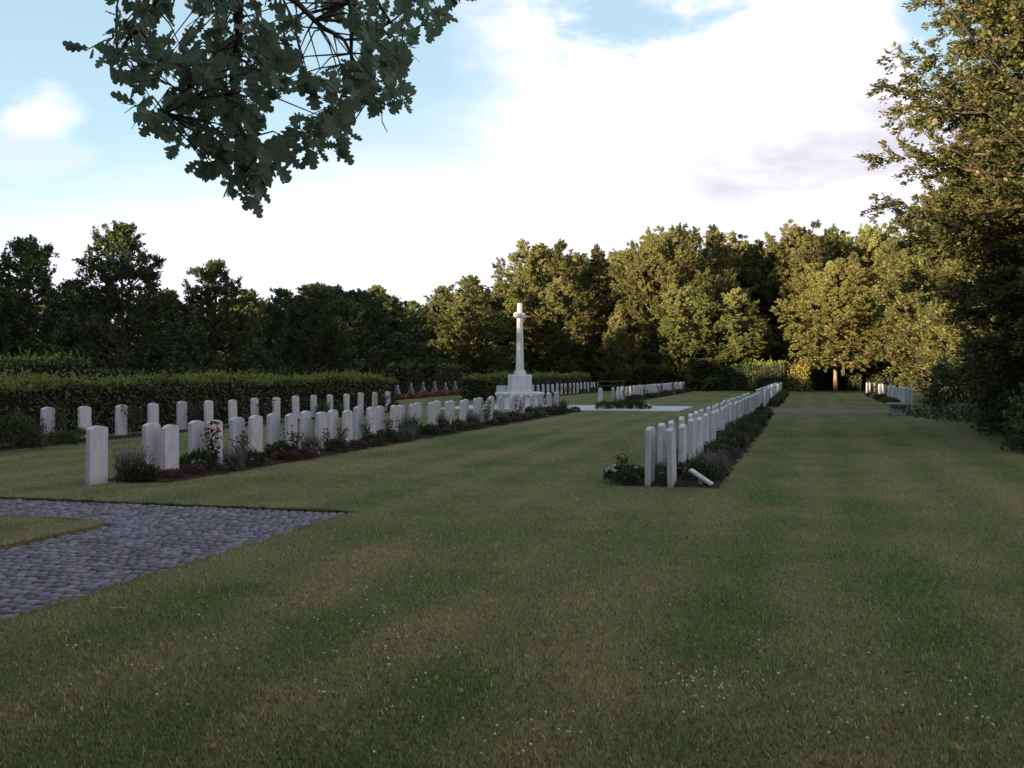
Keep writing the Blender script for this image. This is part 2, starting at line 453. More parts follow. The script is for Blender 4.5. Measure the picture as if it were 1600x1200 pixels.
tag(link('cobbled_path', setts(), M['sett']), kind='structure')
jm = MB(); poly(jm, [(-60, EB0 - 0.2), (IA - 0.1, EB0 - 0.2), (IA - 0.1, -40), (EA + 0.1, -40), (EA + 0.1, EB1 + 0.1), (-60, EB1 + 0.1)], -0.052)
tag(link('path_joints', jm.mesh('path_joints'), M['joint']), kind='structure')

# pale flagstone terrace round the cross with a raised kerb, gravel cross path, planting soil
def local_plate(name, a0, a1, b0, b1, z0, z1, mat, bev=0.01):
    mb = MB(); mb.box(-(a1 - a0) / 2, (a1 - a0) / 2, -(b1 - b0) / 2, (b1 - b0) / 2, z0, z1, bev)
    o = link(name, mb.mesh(name), mat); o.location = ab((a0 + a1) / 2, (b0 + b1) / 2) + (0,); o.rotation_euler[2] = ANG
    return tag(o, kind='structure')


local_plate('pavement', -15.2, -4.9, 41.3, 47.0, -0.05, 0.05, M['flags'])
local_plate('gravel_path', -4.88, 3.9, 41.5, 46.8, -0.05, 0.012, M['gravel'], 0.004)


def soil_strip(a0, a1, b0, b1, seed):
    r = np.random.default_rng(seed); n = int((b1 - b0) / 0.25) + 2; V = []; Fq = []
    for i in range(n):
        bb_ = b0 + (b1 - b0) * i / (n - 1); e0 = a0 + r.uniform(-.05, .05); e1 = a1 + r.uniform(-.07, .07); m_ = (e0 + e1) / 2
        for a_, z_ in ((e0, -0.02), (e0 + 0.06, 0.02), (m_, 0.05 + r.uniform(-.01, .015)), (e1 - 0.06, 0.02), (e1, -0.02)):
            V.append(ab(a_, bb_ + (r.uniform(-.08, .08) if i in (0, n - 1) else 0)) + ((z_ if 0 < i < n - 1 else -0.02),))
    for i in range(n - 1):
        for k in range(4): Fq.append((i * 5 + k, i * 5 + k + 1, i * 5 + 6 + k, i * 5 + 5 + k))
    return tag(link('flower_bed', np_mesh('flower_bed', np.array(V), np.array(Fq), True), M['soil']), kind='structure')


soil_strip(-10.0, -8.75, 12.7, 41.0, 1)
soil_strip(-2.55, -1.12, 14.2, 41.2, 2)
soil_strip(-16.6, -15.75, 16.0, 39.0, 3)
soil_strip(-10.0, -8.9, 52.8, 84.0, 4)
soil_strip(-16.6, -15.8, 55.0, 82.0, 5)
soil_strip(-2.5, -1.2, 47.8, 83.5, 6)
soil_strip(4.0, 5.0, 49.6, 80.5, 7)
soil_strip(-24.4, -22.9, 55.0, 74.0, 8)


# ------------------------------------------------------------------ trees
def tree_parts(seed, H, R, base, nl, leafL, per_m, el0, el1, prof, droop=0.0, trunk_r=None, extra=(), tw=0.42, leafW=0.58, mask=None, lean=(0, 0)):
    """trunk+limb mesh, leaf vertex array. prof(t): crown radius factor, t 0 bottom..1 top"""
    r = np.random.default_rng(seed); mb = MB(); tr = trunk_r or H * 0.017
    zs = np.linspace(0, H * 0.95, 9); off = np.cumsum(r.normal(0, 0.012 * H / 8, (9, 2)), 0); off[0] = 0
    tp = np.column_stack([off[:, 0] + lean[0] * zs / H, off[:, 1] + lean[1] * zs / H, zs])
    rad = [tr * (1.35 if i == 0 else 1) * max(0.08, (1 - z / (H * 1.0))) ** 0.8 for i, z in enumerate(zs)]
    tp[0, 2] = -0.15
    mb.tube(tp, rad, 9)
    Ps, Ax, Nm, Ls = [], [], [], []
    def tpos(z): return np.array([np.interp(z, zs, tp[:, 0]), np.interp(z, zs, tp[:, 1]), z])
    limbs = []
    az = r.uniform(0, 6.28)
    for i in range(nl):
        t = (i + r.uniform(0, 1)) / nl
        z0 = base + t * (H * 0.93 - base); az += 2.399 + r.uniform(-.4, .4)
        L = R * prof(t) * r.uniform(0.72, 1.18)
        el = R_(el0 + (el1 - el0) * t + r.uniform(-12, 12))
        d = np.array([math.cos(az) * math.cos(el), math.sin(az) * math.cos(el), math.sin(el)])
        limbs.append((tpos(z0), d, L, tr * 0.42 * (1 - t * 0.75)))
    for s_, e_ in extra:
        s_ = np.array(s_); e_ = np.array(e_); limbs.append((s_, norm(e_ - s_), float(np.linalg.norm(e_ - s_)), 0.035))
    for li_, (p0, d, L, lr) in enumerate(limbs):
        thin = li_ >= nl                      # bare outer sprays
        n = 7; ss_ = np.linspace(0, 1, n)
        bend = np.array([0, 0, 1.0]) * (0.10 - droop)
        wob = np.cumsum(r.normal(0, 0.02 * L, (n, 3)), 0); wob[0] = 0
        pts = p0 + np.outer(ss_ * L, d) + np.outer(ss_ ** 2 * L, bend) + wob
        mb.tube(pts[:6], [max(0.008, lr * (1 - 0.85 * q)) for q in ss_[:6]], 5)
        m = max(6, int(L / (0.26 if thin else 0.17)))
        sv = np.sqrt(r.uniform(0.06, 1, m)); base_pts = np.column_stack([np.interp(sv, ss_, pts[:, k]) for k in range(3)])
        side = norm(np.cross(d, [0, 0, 1.0])) if abs(d[2]) < 0.97 else np.array([1.0, 0, 0])
        upv = np.cross(side, d)
        sg = r.choice([-1, 1], m)[:, None]
        tdir = norm(d * 0.75 + sg * side * r.uniform(0.35, 1.1, (m, 1)) + upv * r.normal(0.12, 0.38, (m, 1)) - np.array([0, 0, droop]))
        tl = (tw * L * (1.12 - sv) * r.uniform(0.6, 1.3, m) * (0.42 if thin else 1) + 0.25).clip(0.2, 1.6)
        for j in range(m):
            k = max(3, int(tl[j] * per_m * (0.32 if thin else 1) * r.uniform(0.7, 1.3)))
            q = np.sqrt(r.uniform(0.0, 1, k))
            p = base_pts[j] + np.outer(q * tl[j], tdir[j]) + np.outer((q * tl[j]) ** 2, [0, 0, -0.10 - droop * 0.3])
            ts = norm(np.cross(tdir[j], upv)); sgn = r.choice([-1, 1], k)[:, None]
            ax = norm(tdir[j] * 0.8 + sgn * ts * r.uniform(0.3, 1.1, (k, 1)) + r.normal(0, 0.28, (k, 3)))
            Ps.append(p + r.normal(0, 0.045, (k, 3))); Ax.append(ax); Nm.append(upv + r.normal(0, 0.45, (k, 3)))
            Ls.append(leafL * r.uniform(0.7, 1.25, k))
            if r.random() < 0.25: mb.tube([base_pts[j], base_pts[j] + tdir[j] * tl[j] * 0.9], [0.012, 0.004], 3)
    P = np.concatenate(Ps); A = np.concatenate(Ax); N = np.concatenate(Nm); L = np.concatenate(Ls)
    keep = P[:, 2] > 0.05
    if mask is not None: keep &= mask(P)
    P, A, N, L = P[keep], A[keep], N[keep], L[keep]
    return mb, leaf_arrays(P, A, N, L, L * leafW)


egg = lambda t: max(0.12, math.sin(math.pi * min(1, (0.12 + 0.88 * t)) ** 0.85)) ** 0.75
cone = lambda t: max(0.10, (1 - t) ** 0.75 * 0.95 + 0.06) * (0.75 + 0.25 * min(1, t * 6))
broad = lambda t: max(0.2, 1 - (abs(t - 0.38) / 0.68) ** 2.4)
dome = lambda t: max(0.25, (1 - (abs(t - 0.30) / 0.72) ** 2.2)) if t > 0.3 else 0.72 + 0.28 * t / 0.3
wide = lambda t: max(0.16, (1 - t) ** 0.62 * 1.0 + 0.05)
KIND = {}


def kind(name, *a, bark='bark', leaf='beech', **k):
    mb, lv = tree_parts(*a, **k)
    tm = mb.mesh(name + '_trunk', True); tm.materials.append(M[bark])
    lm = leaf_mesh(name + '_crown', lv); lm.materials.append(M[leaf])
    KIND[name] = (tm, lm)


#     name        seed  H    R   base nl leafL per_m el0 el1
kind('feather', 11, 12.0, 4.2, 0.3, 92, 0.17, 64, 22, 66, egg)
kind('spray',   12, 12.0, 4.8, 0.3, 96, 0.165, 64, 10, 58, broad)
kind('spire',   13, 12.0, 3.9, 0.3, 100, 0.17, 64, 28, 72, cone)
kind('lone',    18, 12.0, 5.2, 2.5, 150, 0.15, 76, -4, 66, dome, leaf='gold_beech', bark='barkpale')
kind('round',   14, 12.0, 5.6, 1.8, 120, 0.16, 70, -14, 70, broad, leaf='beech', bark='barkpale')
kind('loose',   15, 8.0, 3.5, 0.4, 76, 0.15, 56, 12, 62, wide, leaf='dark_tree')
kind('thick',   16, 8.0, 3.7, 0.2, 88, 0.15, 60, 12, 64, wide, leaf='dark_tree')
kind('leafy',   17, 10.0, 4.0, 0.2, 92, 0.18, 54, 15, 62, wide, leaf='green_tree')


def tree(kindname, x, y, H, label, group, wid=1.0, rz=None, name='broadleaf_tree'):
    h0 = 8.0 if kindname in ('loose', 'thick') else 10.0 if kindname == 'leafy' else 12.0
    s = H / h0
    e = empty(name, (x, y, 0), random.uniform(0, 6.28) if rz is None else rz, label, 'tree', group)
    e.scale = (s * wid, s * wid, s)
    link('trunk', KIND[kindname][0], None, e); link('crown', KIND[kindname][1], None, e)
    return e


random.seed(3)
def tree_px(kindname, u, vtop, d, label, group, wid=1.0):
    p = px(u, vtop, d); return tree(kindname, p[0], p[1], p[2], label, group, wid)


SUN_BLOCK_HEDGES = []
OR2 = ['first', 'second', 'third', 'fourth', 'fifth', 'sixth', 'seventh', 'eighth', 'ninth', 'tenth', 'eleventh', 'twelfth', 'thirteenth', 'fourteenth']
GL = 'dark trees standing behind the left hedges'
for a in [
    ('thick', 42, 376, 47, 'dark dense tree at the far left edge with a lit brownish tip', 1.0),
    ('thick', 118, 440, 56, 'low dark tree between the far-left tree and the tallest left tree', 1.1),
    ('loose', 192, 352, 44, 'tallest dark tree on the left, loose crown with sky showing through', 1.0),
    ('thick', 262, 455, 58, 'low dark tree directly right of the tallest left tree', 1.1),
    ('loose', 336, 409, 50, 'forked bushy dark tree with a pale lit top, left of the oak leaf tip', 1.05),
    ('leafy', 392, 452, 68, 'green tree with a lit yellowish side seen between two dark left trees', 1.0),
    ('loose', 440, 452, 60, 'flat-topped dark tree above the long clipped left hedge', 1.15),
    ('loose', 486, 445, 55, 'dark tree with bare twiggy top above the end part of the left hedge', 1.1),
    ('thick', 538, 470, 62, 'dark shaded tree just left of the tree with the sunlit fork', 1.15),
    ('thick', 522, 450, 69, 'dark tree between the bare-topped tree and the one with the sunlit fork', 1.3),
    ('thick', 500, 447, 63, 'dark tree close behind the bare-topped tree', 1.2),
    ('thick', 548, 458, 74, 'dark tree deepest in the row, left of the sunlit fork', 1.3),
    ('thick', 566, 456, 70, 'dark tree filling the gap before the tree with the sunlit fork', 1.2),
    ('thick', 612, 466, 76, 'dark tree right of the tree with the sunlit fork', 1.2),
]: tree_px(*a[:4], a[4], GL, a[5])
GC = 'trees behind the gap between the hedges'
for a in [
    ('leafy', 588, 446, 76, 'tree with sunlit yellow-green top above the end of the left hedge', 1.1),
    ('leafy', 645, 470, 88, 'lower golden-tipped tree behind the pointed stones', 1.15),
    ('leafy', 690, 447, 92, 'green tree with a thin pointed top left of the cross', 1.0),
    ('leafy', 738, 431, 86, 'large-leaved sunlit green tree immediately left of the cross', 1.25),
    ('leafy', 782, 440, 98, 'green tree showing behind the cross shaft', 1.2),
]: tree_px(*a[:4], a[4], GC, a[5])
GR = 'sunlit golden trees along the back of the cemetery'
for a in [
    ('spray', 845, 389, 96, 'golden beech with side twigs reaching left, first right of the cross', 1.0),
    ('spire', 935, 380, 100, 'dark-topped pointed tree second to the right of the cross', 1.15),
    ('feather', 1012, 371, 108, 'farther green tree peeping over the golden ones', 1.2),
    ('round', 1045, 384, 94, 'broad golden tree in the middle of the back row', 0.85),
    ('spire', 1118, 350, 99, 'tallest feathery golden tree of the back row', 1.3),
    ('feather', 1180, 378, 104, 'golden tree at the right shoulder of the tallest back tree', 1.2),
    ('spray', 1248, 364, 102, 'feathery golden tree left behind the rounded lone tree', 0.95),
    ('feather', 1310, 366, 108, 'golden tree directly behind the rounded lone tree', 1.2),
    ('spray', 1366, 368, 104, 'golden tree right behind the rounded lone tree', 1.0),
    ('spire', 968, 468, 88, 'small pointed golden tree in front of the back row', 1.0),
    ('feather', 885, 440, 90, 'shorter golden tree just right of the cross head', 1.2),
    ('spray', 1075, 452, 90, 'low spreading golden tree over the middle of the back hedge', 1.1),
    ('feather', 1150, 455, 91, 'low golden tree behind the bright end of the back hedge', 1.2),
]: tree_px(*a[:4], a[4], GR, a[5])
for k, (u, v, d) in enumerate([(880, 402, 112), (905, 396, 116), (975, 392, 114), (1065, 386, 116), (1150, 372, 118), (1212, 384, 114), (1280, 376, 118), (1340, 380, 116), (1392, 372, 118), (815, 425, 112)]):
    tree_px('leafy' if k % 2 else 'feather', u, v, d, 'farthest tree, %s from the left, filling gaps behind the golden row' % OR2[k], 'farthest trees of the wood', 1.3)
p = px(1306, 418, 85.5)
tree('lone', p[0], p[1], p[2], 'rounded golden lone tree with a pale trunk on the far lawn', GR, 1.02)
for (a0, a1, b0, b1, hh, lab, sd) in ((-29.5, -28.0, -24.0, 6.0, 4.0, 'tall boundary hedge left of the cobbled path, outside the picture', 60), (-27.9, 24.0, -26.0, -24.5, 4.5, 'tall boundary hedge behind the viewer, outside the picture', 61)):
    SUN_BLOCK_HEDGES.append((a0, a1, b0, b1, hh + 1.2, lab, 25, 0.3, 0, sd))  # unseen hedges added so their solid cores stop low sun reaching the lawn
GF = 'dim trees filling the wood behind the left hedges'
for k, (u, v, d) in enumerate([(10, 450, 62), (75, 455, 66), (150, 460, 66), (225, 462, 70), (300, 470, 72), (362, 468, 76), (415, 475, 78), (465, 474, 80), (512, 480, 82), (560, 482, 90), (612, 480, 100), (668, 478, 104), (715, 470, 108), (760, 465, 110)]):
    tree_px('leafy' if k % 3 else 'thick', u, v, d, 'dim filler tree, %s from the left, deep in the wood behind the left hedges' % (OR2[k]), GF, 1.35)
GS = 'trees along the right side of the cemetery'
for (kn, a_, b_, H, w, lab) in [
    ('spray', 9.5, 46, 12.5, 0.95, 'tree on the right side just behind the nearest big beech'),
    ('spray', 9.6, 60, 13.0, 0.9, 'right side tree with a dark forked stem beyond the bench'),
    ('feather', 9.2, 74, 13.5, 1.1, 'right side tree behind the far right headstones'),
    ('spray', 10.5, 88, 13.0, 1.0, 'farthest tree of the right side row'),
    ('feather', 17.0, 53, 14.0, 1.2, 'outer tree at the right edge behind the beech'),
    ('round', 17.5, 72, 14.0, 1.0, 'outer tree farther back at the right edge'),
]:
    x, y = ab(a_, b_); tree(kn, x, y, H, lab, GS, w)
GB = 'trees standing out of view whose shade covers the lawn'
for (a_, b_, H) in [(-34, 25, 8), (-32, 19, 8), (-32, 13, 8.5), (-31, 7, 9.5), (-31, 1, 10), (-31, -5, 10), (-36, -1, 10.5), (-46, 20, 10.5), (-46, 28, 10.5),
                    (-47, 36, 12), (-46, 12, 11), (-46, 5, 11.5), (-33, -12, 10.5), (-32, -18, 10.5)]:
    x, y = ab(a_, b_); tree('leafy', x, y, H, 'tree of the wood left of the cobbled path, outside the picture', GB, 1.3)
for (x, y, H) in [(-32, -11, 10.5), (-11.5, 2.5, 8.8), (-15, -3.5, 9.2), (-20, -5, 9.6), (-12, -8, 9.6), (-6.5, -2.5, 8.8), (-27, -4, 10.5), (-26, -14, 11), (-20, -13, 11), (-31, -19, 11), (-25, -22, 11), (-38, -8, 11), (-17, 5, 9), (-13, -1, 9.2), (-8.5, -5, 9.5), (-3.5, -9, 10.5), (1.5, -13, 11), (7, -18, 11), (13, -22, 11), (-22, 1, 11), (-16, -8, 11), (-9, -15, 11), (20, -20, 11), (-3, -20, 11)]:
    tree('feather', x, y, H, 'tree of the wood behind the viewer, outside the picture', GB, 1.2)

# the big beech at the right edge: fine leaves, built on its own
bt = (15.1, 24.3)
ext = [((-2.2, -1.5, 6.2), px(1372, 12, 20.5) - np.array((bt[0], bt[1], 0))), ((-2.5, -1.5, 6.0), px(1385, 78, 21) - np.array((bt[0], bt[1], 0))),
       ((-2.0, -1.0, 7.0), px(1470, 30, 21.5) - np.array((bt[0], bt[1], 0))), ((-2.4, -1.0, 4.6), px(1388, 180, 22) - np.array((bt[0], bt[1], 0)))]
mb, lv = tree_parts(31, 21.0, 6.0, 0.9, 480, 0.112, 84, -6, 46, lambda t: max(0.2, min(1.0, 0.50 + t * 2.4) - 0.70 * t ** 1.7), droop=0.10, trunk_r=0.3, extra=ext, tw=0.34)
e = empty('beech_tree', (bt[0], bt[1], 0), 0, 'huge beech filling the right edge, sunlit above and dark below', 'tree')
tmesh, cmesh = mb.mesh('trunk', True), leaf_mesh('crown', lv)
link('trunk', tmesh, M['bark'], e); link('crown', cmesh, M['big_beech'], e)
e2 = empty('beech_tree', (18.6, 28.6, 0), 0.35, 'second dense beech close behind the huge one at the right edge', 'tree'); e2.scale = (1.0, 1.0, .95)
link('trunk', tmesh, None, e2); link('crown', cmesh, None, e2)
e3 = empty('beech_tree', (18.4, 22.6, 0), 2.2, 'third beech of the right edge clump, mostly outside the picture', 'tree'); e3.scale = (.95, .95, 1.0)
link('trunk', tmesh, None, e3); link('crown', cmesh, None, e3)


# ------------------------------------------------------------------ hedges
def hedge(a0, a1, b0, b1, h, label, dens, leafL, shoot_n, seed, leaf='hedge', shoots='shoots', shoot_h=0.28, faces='LRFBT', name='clipped_hedge', hv=0.05):
    r = np.random.default_rng(seed); da, db = a1 - a0, b1 - b0
    e = empty(name, ab((a0 + a1) / 2, (b0 + b1) / 2) + (0,), ANG, label, 'hedge')
    core = MB(); i = 0.10
    core.box(-da / 2 + i, da / 2 - i, -db / 2 + i, db / 2 - i, 0, h - 0.12)
    link('branches', core.mesh('branches'), M['core'], e)
    Ps, Nn = [], []
    for f in faces:
        if f in 'LR': n = int(db * h * dens); s = -1 if f == 'L' else 1; p = np.column_stack([np.full(n, s * da / 2), r.uniform(-db / 2, db / 2, n), r.uniform(0.02, h, n)]); nn = (s, 0, 0.25)
        elif f in 'FB': n = int(da * h * dens); s = -1 if f == 'F' else 1; p = np.column_stack([r.uniform(-da / 2, da / 2, n), np.full(n, s * db / 2), r.uniform(0.02, h, n)]); nn = (0, s, 0.25)
        else: n = int(da * db * dens * 1.2); p = np.column_stack([r.uniform(-da / 2, da / 2, n), r.uniform(-db / 2, db / 2, n), np.full(n, h)]); nn = (0, 0, 1)
        Ps.append(p); Nn.append(np.tile(np.array(nn, float), (n, 1)))
    P = np.concatenate(Ps); N = np.concatenate(Nn)
    wav = hv * (np.sin(P[:, 1] * 1.7 + seed) + np.sin(P[:, 1] * 0.6 + P[:, 0] * 2.0))
    P = P + N * (r.normal(-0.03, 0.055, (len(P), 1)) + wav[:, None])
    ax = norm(np.cross(N, r.normal(0, 1, N.shape)) + N * r.uniform(0.1, 0.9, (len(N), 1)) + np.array((0, 0, .2)))
    L = leafL * r.uniform(0.7, 1.3, len(P))
    link('foliage', leaf_mesh('foliage', leaf_arrays(P, ax, N + r.normal(0, .5, N.shape), L, L * 0.6)), M[leaf], e)
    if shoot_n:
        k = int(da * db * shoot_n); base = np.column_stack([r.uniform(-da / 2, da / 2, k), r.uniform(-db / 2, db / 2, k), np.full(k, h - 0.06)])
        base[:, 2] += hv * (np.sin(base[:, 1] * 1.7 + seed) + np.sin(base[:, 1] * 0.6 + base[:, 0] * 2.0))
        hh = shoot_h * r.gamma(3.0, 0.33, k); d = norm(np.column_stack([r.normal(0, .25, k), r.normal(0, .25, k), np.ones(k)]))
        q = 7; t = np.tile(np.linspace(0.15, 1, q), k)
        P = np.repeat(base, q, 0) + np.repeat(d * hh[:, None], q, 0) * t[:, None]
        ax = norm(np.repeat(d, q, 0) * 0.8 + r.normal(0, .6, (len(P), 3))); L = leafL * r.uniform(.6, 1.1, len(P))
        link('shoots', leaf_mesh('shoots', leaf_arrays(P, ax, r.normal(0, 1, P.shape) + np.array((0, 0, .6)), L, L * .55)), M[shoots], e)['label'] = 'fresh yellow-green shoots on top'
    return e


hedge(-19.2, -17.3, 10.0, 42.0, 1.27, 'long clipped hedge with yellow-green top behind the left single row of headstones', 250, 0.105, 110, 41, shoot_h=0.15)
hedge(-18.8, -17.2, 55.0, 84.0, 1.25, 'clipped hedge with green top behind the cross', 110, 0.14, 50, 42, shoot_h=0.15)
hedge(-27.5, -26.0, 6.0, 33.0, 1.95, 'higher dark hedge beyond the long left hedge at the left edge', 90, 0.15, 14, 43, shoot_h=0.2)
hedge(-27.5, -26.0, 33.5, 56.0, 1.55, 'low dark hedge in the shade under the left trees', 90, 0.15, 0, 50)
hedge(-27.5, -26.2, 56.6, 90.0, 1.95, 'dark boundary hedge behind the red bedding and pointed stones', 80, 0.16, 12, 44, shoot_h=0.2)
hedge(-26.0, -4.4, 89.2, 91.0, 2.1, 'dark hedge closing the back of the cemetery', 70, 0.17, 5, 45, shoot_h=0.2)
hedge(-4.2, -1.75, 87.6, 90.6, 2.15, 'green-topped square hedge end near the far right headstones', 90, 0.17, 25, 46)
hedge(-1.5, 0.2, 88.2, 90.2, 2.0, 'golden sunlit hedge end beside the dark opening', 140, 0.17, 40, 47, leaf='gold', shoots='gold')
hedge(0.6, 30.0, 93.5, 95.0, 2.6, 'dark hedge in deep shade behind the lone tree', 60, 0.2, 0, 48)
for h_ in SUN_BLOCK_HEDGES: hedge(*h_)
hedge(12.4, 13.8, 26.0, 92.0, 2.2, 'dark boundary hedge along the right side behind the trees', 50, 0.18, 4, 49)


# ------------------------------------------------------------------ headstones
def headstone_mesh(w=0.38, t=0.078, h=0.81, rise=0.045, below=0.15, seg=10, bev=0.005):
    """slab standing along local Y, thin along X, gently arched top"""
    prof = [(-w / 2, -below), (w / 2, -below)]
    for k in range(seg + 1):
        y = w / 2 - w * k / seg; prof.append((y, h - rise + rise * (1 - (2 * y / w) ** 2)))
    rings = []
    cy, cz = 0, h / 2
    for x, s in ((-t / 2, 1), (-t / 2 + bev, 0), (t / 2 - bev, 0), (t / 2, 1)):
        rings.append([(x, y * (1 - s * bev / (w / 2)), z - (s * bev if z > 0 else 0)) for y, z in prof])
    m = MB(); m.loft(rings); me = m.mesh('headstone'); me.materials.append(M['stone']); return me


HS = [headstone_mesh(), headstone_mesh(h=0.80, rise=0.05), headstone_mesh(h=0.825, rise=0.04)]
ORD = ['first', 'second', 'third', 'fourth', 'fifth', 'sixth', 'seventh', 'eighth', 'ninth', 'tenth', 'eleventh', 'twelfth', 'thirteenth', 'fourteenth', 'fifteenth',
       'sixteenth', 'seventeenth', 'eighteenth', 'nineteenth', 'twentieth', 'twenty-first', 'twenty-second', 'twenty-third', 'twenty-fourth', 'twenty-fifth', 'twenty-sixth', 'twenty-seventh']
rs = random.Random(5)


def row(a, b0, step, n, label, group, start=0, dz=0.0):
    for k in range(n):
        x, y = ab(a + rs.uniform(-.012, .012), b0 + k * step + rs.uniform(-.03, .03))
        o = bpy.data.objects.new('headstone', HS[rs.randrange(3)]); C.objects.link(o)
        o.location = (x, y, dz + rs.uniform(-0.012, 0.012)); o.rotation_euler = (R_(rs.uniform(-.9, .9)), R_(rs.uniform(-1.8, 1.8)), ANG + R_(rs.uniform(-1.5, 1.5)))
        tag(o, label % ORD[k + start], 'headstone', group)


row(-9.74, 12.40, 1.275, 23, 'white headstone, %s from the near end in the hind line of the left double row', 'hind line of the left double row of headstones')
row(-9.42, 13.72, 1.275, 21, 'white headstone, %s from the near end in the front line of the left double row', 'front line of the left double row of headstones')
row(-2.13, 14.50, 1.315, 21, 'white headstone, %s from the near end in the left line of the right double row', 'left line of the right double row of headstones')
row(-1.80, 14.45, 1.315, 22, 'white headstone, %s from the near end in the right line of the right double row', 'right line of the right double row of headstones')
row(-16.25, 19.05, 1.29, 16, 'white headstone, %s from the left in the single row against the long hedge', 'headstones in the single row against the long hedge')
row(-16.25, 57.5, 1.29, 20, 'small far headstone, %s from the cross in the row under the hedge behind it', 'headstones under the hedge behind the cross')
row(-9.74, 53.4, 1.31, 24, 'far headstone, %s from the near end in the left line beyond the white pavement', 'left line of headstones beyond the white pavement')
row(-9.42, 53.2, 1.31, 24, 'far headstone, %s from the near end in the right line beyond the white pavement', 'right line of headstones beyond the white pavement')
row(-2.13, 48.2, 1.31, 27, 'headstone, %s from the near end in the left line beyond the gravel path', 'left line of headstones beyond the gravel path')
row(-1.80, 48.1, 1.31, 27, 'headstone, %s from the near end in the right line beyond the gravel path', 'right line of headstones beyond the gravel path')
for k in (0, 1, 2, 3, 5, 6, 7, 9, 12, 13, 16, 20, 23):
    row(4.33, 50.0 + k * 1.31, 1.31, 1, 'headstone, %s from the near end in the left line behind the stone bench', 'left line of headstones behind the stone bench', k, 0.06)
for k in (0, 1, 2, 3, 4, 5, 7, 8, 10, 14, 15):
    row(4.68, 50.0 + k * 1.31, 1.31, 1, 'headstone, %s from the near end in the right line behind the stone bench', 'right line of headstones behind the stone bench', k, 0.06)


def pillar_mesh():
    m = MB(); rings = []
    for z, r in ((-.05, .12), (0.0, .12), (.62, .105), (.74, .098), (.82, .075), (.86, .035)):
        rings.append([(r * math.cos(q * math.pi / 6 + .26), r * .85 * math.sin(q * math.pi / 6 + .26), z) for q in range(12)])
    m.loft(rings); return m.mesh('stone_bollard', True)


x, y = ab(-8.86, 45.3)
o = link('stone_bollard', pillar_mesh(), M['stone']); o.location = (x, y, 0.05); tag(o, 'lone rounded white stone bollard beside the planting on the pavement', 'bollard')

# low pointed stones far behind the gap
def pointed_mesh():
    m = MB(); w, t = 0.42, 0.12
    prof = [(-w / 2, -.1), (w / 2, -.1), (w / 2, .42), (w * .30, .56), (w * .22, .60), (w * .20, .86), (.0, .98), (-w * .20, .86), (-w * .22, .60), (-w * .30, .56), (-w / 2, .42)]
    m.loft([[(x, y, z) for y, z in prof] for x in (-t / 2, t / 2)]); return m.mesh('pointed_stone')


pm = pointed_mesh(); pm.materials.append(M['bluestone'])
for k, (u, d) in enumerate(zip((621, 642, 661, 679, 696, 711, 726), (60, 63.5, 67, 70.5, 74, 77, 80))):
    q = px(u, HOR, d); o = link('pointed_stone', pm, None); o.location = (q[0], q[1], 0); o.rotation_euler[2] = ANG + R_(70)
    o.scale = (1, 1, rs.uniform(.85, 1.0))
    tag(o, 'small blue-grey pointed stone, %s from the left in the red bedding' % ORD[k], 'grave marker', 'front pointed stones in the red bedding')
for k, (u, d) in enumerate(zip((634, 649), (72, 77))):
    q = px(u, HOR, d); o = link('pointed_stone', pm, None); o.location = (q[0], q[1], 0); o.rotation_euler[2] = ANG + R_(70); o.scale = (.8, .8, 1.1)
    tag(o, 'dim pointed stone, %s from the left of two behind the red bedding' % ORD[k], 'grave marker', 'pointed stones behind the red bedding')

# ------------------------------------------------------------------ memorial cross
cx, cy = ab(-12.53, 45.0)
cr = empty('memorial_cross', (cx, cy, 0.05), ANG, 'tall white stone memorial cross on an octagonal base', 'monument')


def octo(r, z, ph=math.pi / 8): return [(r / math.cos(math.pi / 8) * math.cos(ph + k * math.pi / 4), r / math.cos(math.pi / 8) * math.sin(ph + k * math.pi / 4), z) for k in range(8)]
def part(name, rings, mat='cross', parent=cr):
    m = MB(); m.loft(rings); return link(name, m.mesh(name), M[mat], parent)


part('step', [octo(1.02, -.08), octo(1.02, .10), octo(1.00, .12)])
part('pedestal', [octo(.93, .115), octo(.93, .50)])
part('step', [octo(1.02, .495), octo(1.05, .52), octo(1.05, .62), octo(1.02, .645)])
part('base', [octo(.53, .64), octo(.53, .70), octo(.505, .73), octo(.505, 1.38), octo(.47, 1.44)])
part('plinth', [octo(.26, 1.435), octo(.26, 1.52), octo(.215, 1.60), octo(.225, 1.63), octo(.20, 1.66)])


def flat_octo(rx, ry, z, c=0.41):
    return [(rx, ry * c, z), (rx * c, ry, z), (-rx * c, ry, z), (-rx, ry * c, z), (-rx, -ry * c, z), (-rx * c, -ry, z), (rx * c, -ry, z), (rx, -ry * c, z)]


part('shaft', [flat_octo(.17, .20, 1.655), flat_octo(.118, .135, 4.10), flat_octo(.108, .122, 4.69)])


def arm_ring(y, r): return [(r * math.cos(math.pi / 8 + k * math.pi / 4), y, 4.12 + r * math.sin(math.pi / 8 + k * math.pi / 4)) for k in range(8)]


part('arms', [arm_ring(-.62, .12), arm_ring(-.60, .145), arm_ring(-.46, .145), arm_ring(-.44, .115), arm_ring(0, .122), arm_ring(.44, .115), arm_ring(.46, .145), arm_ring(.60, .145), arm_ring(.62, .12)])
blk = MB(); blk.box(-.28, .28, -.22, .22, 0, .92, .015)
q = px(787, HOR, 47.4); o = link('stone_block', blk.mesh('stone_block'), M['greystone']); o.location = (q[0], q[1], .05); o.rotation_euler[2] = ANG
tag(o, 'low grey stone block at the left foot of the memorial cross', 'stone block')

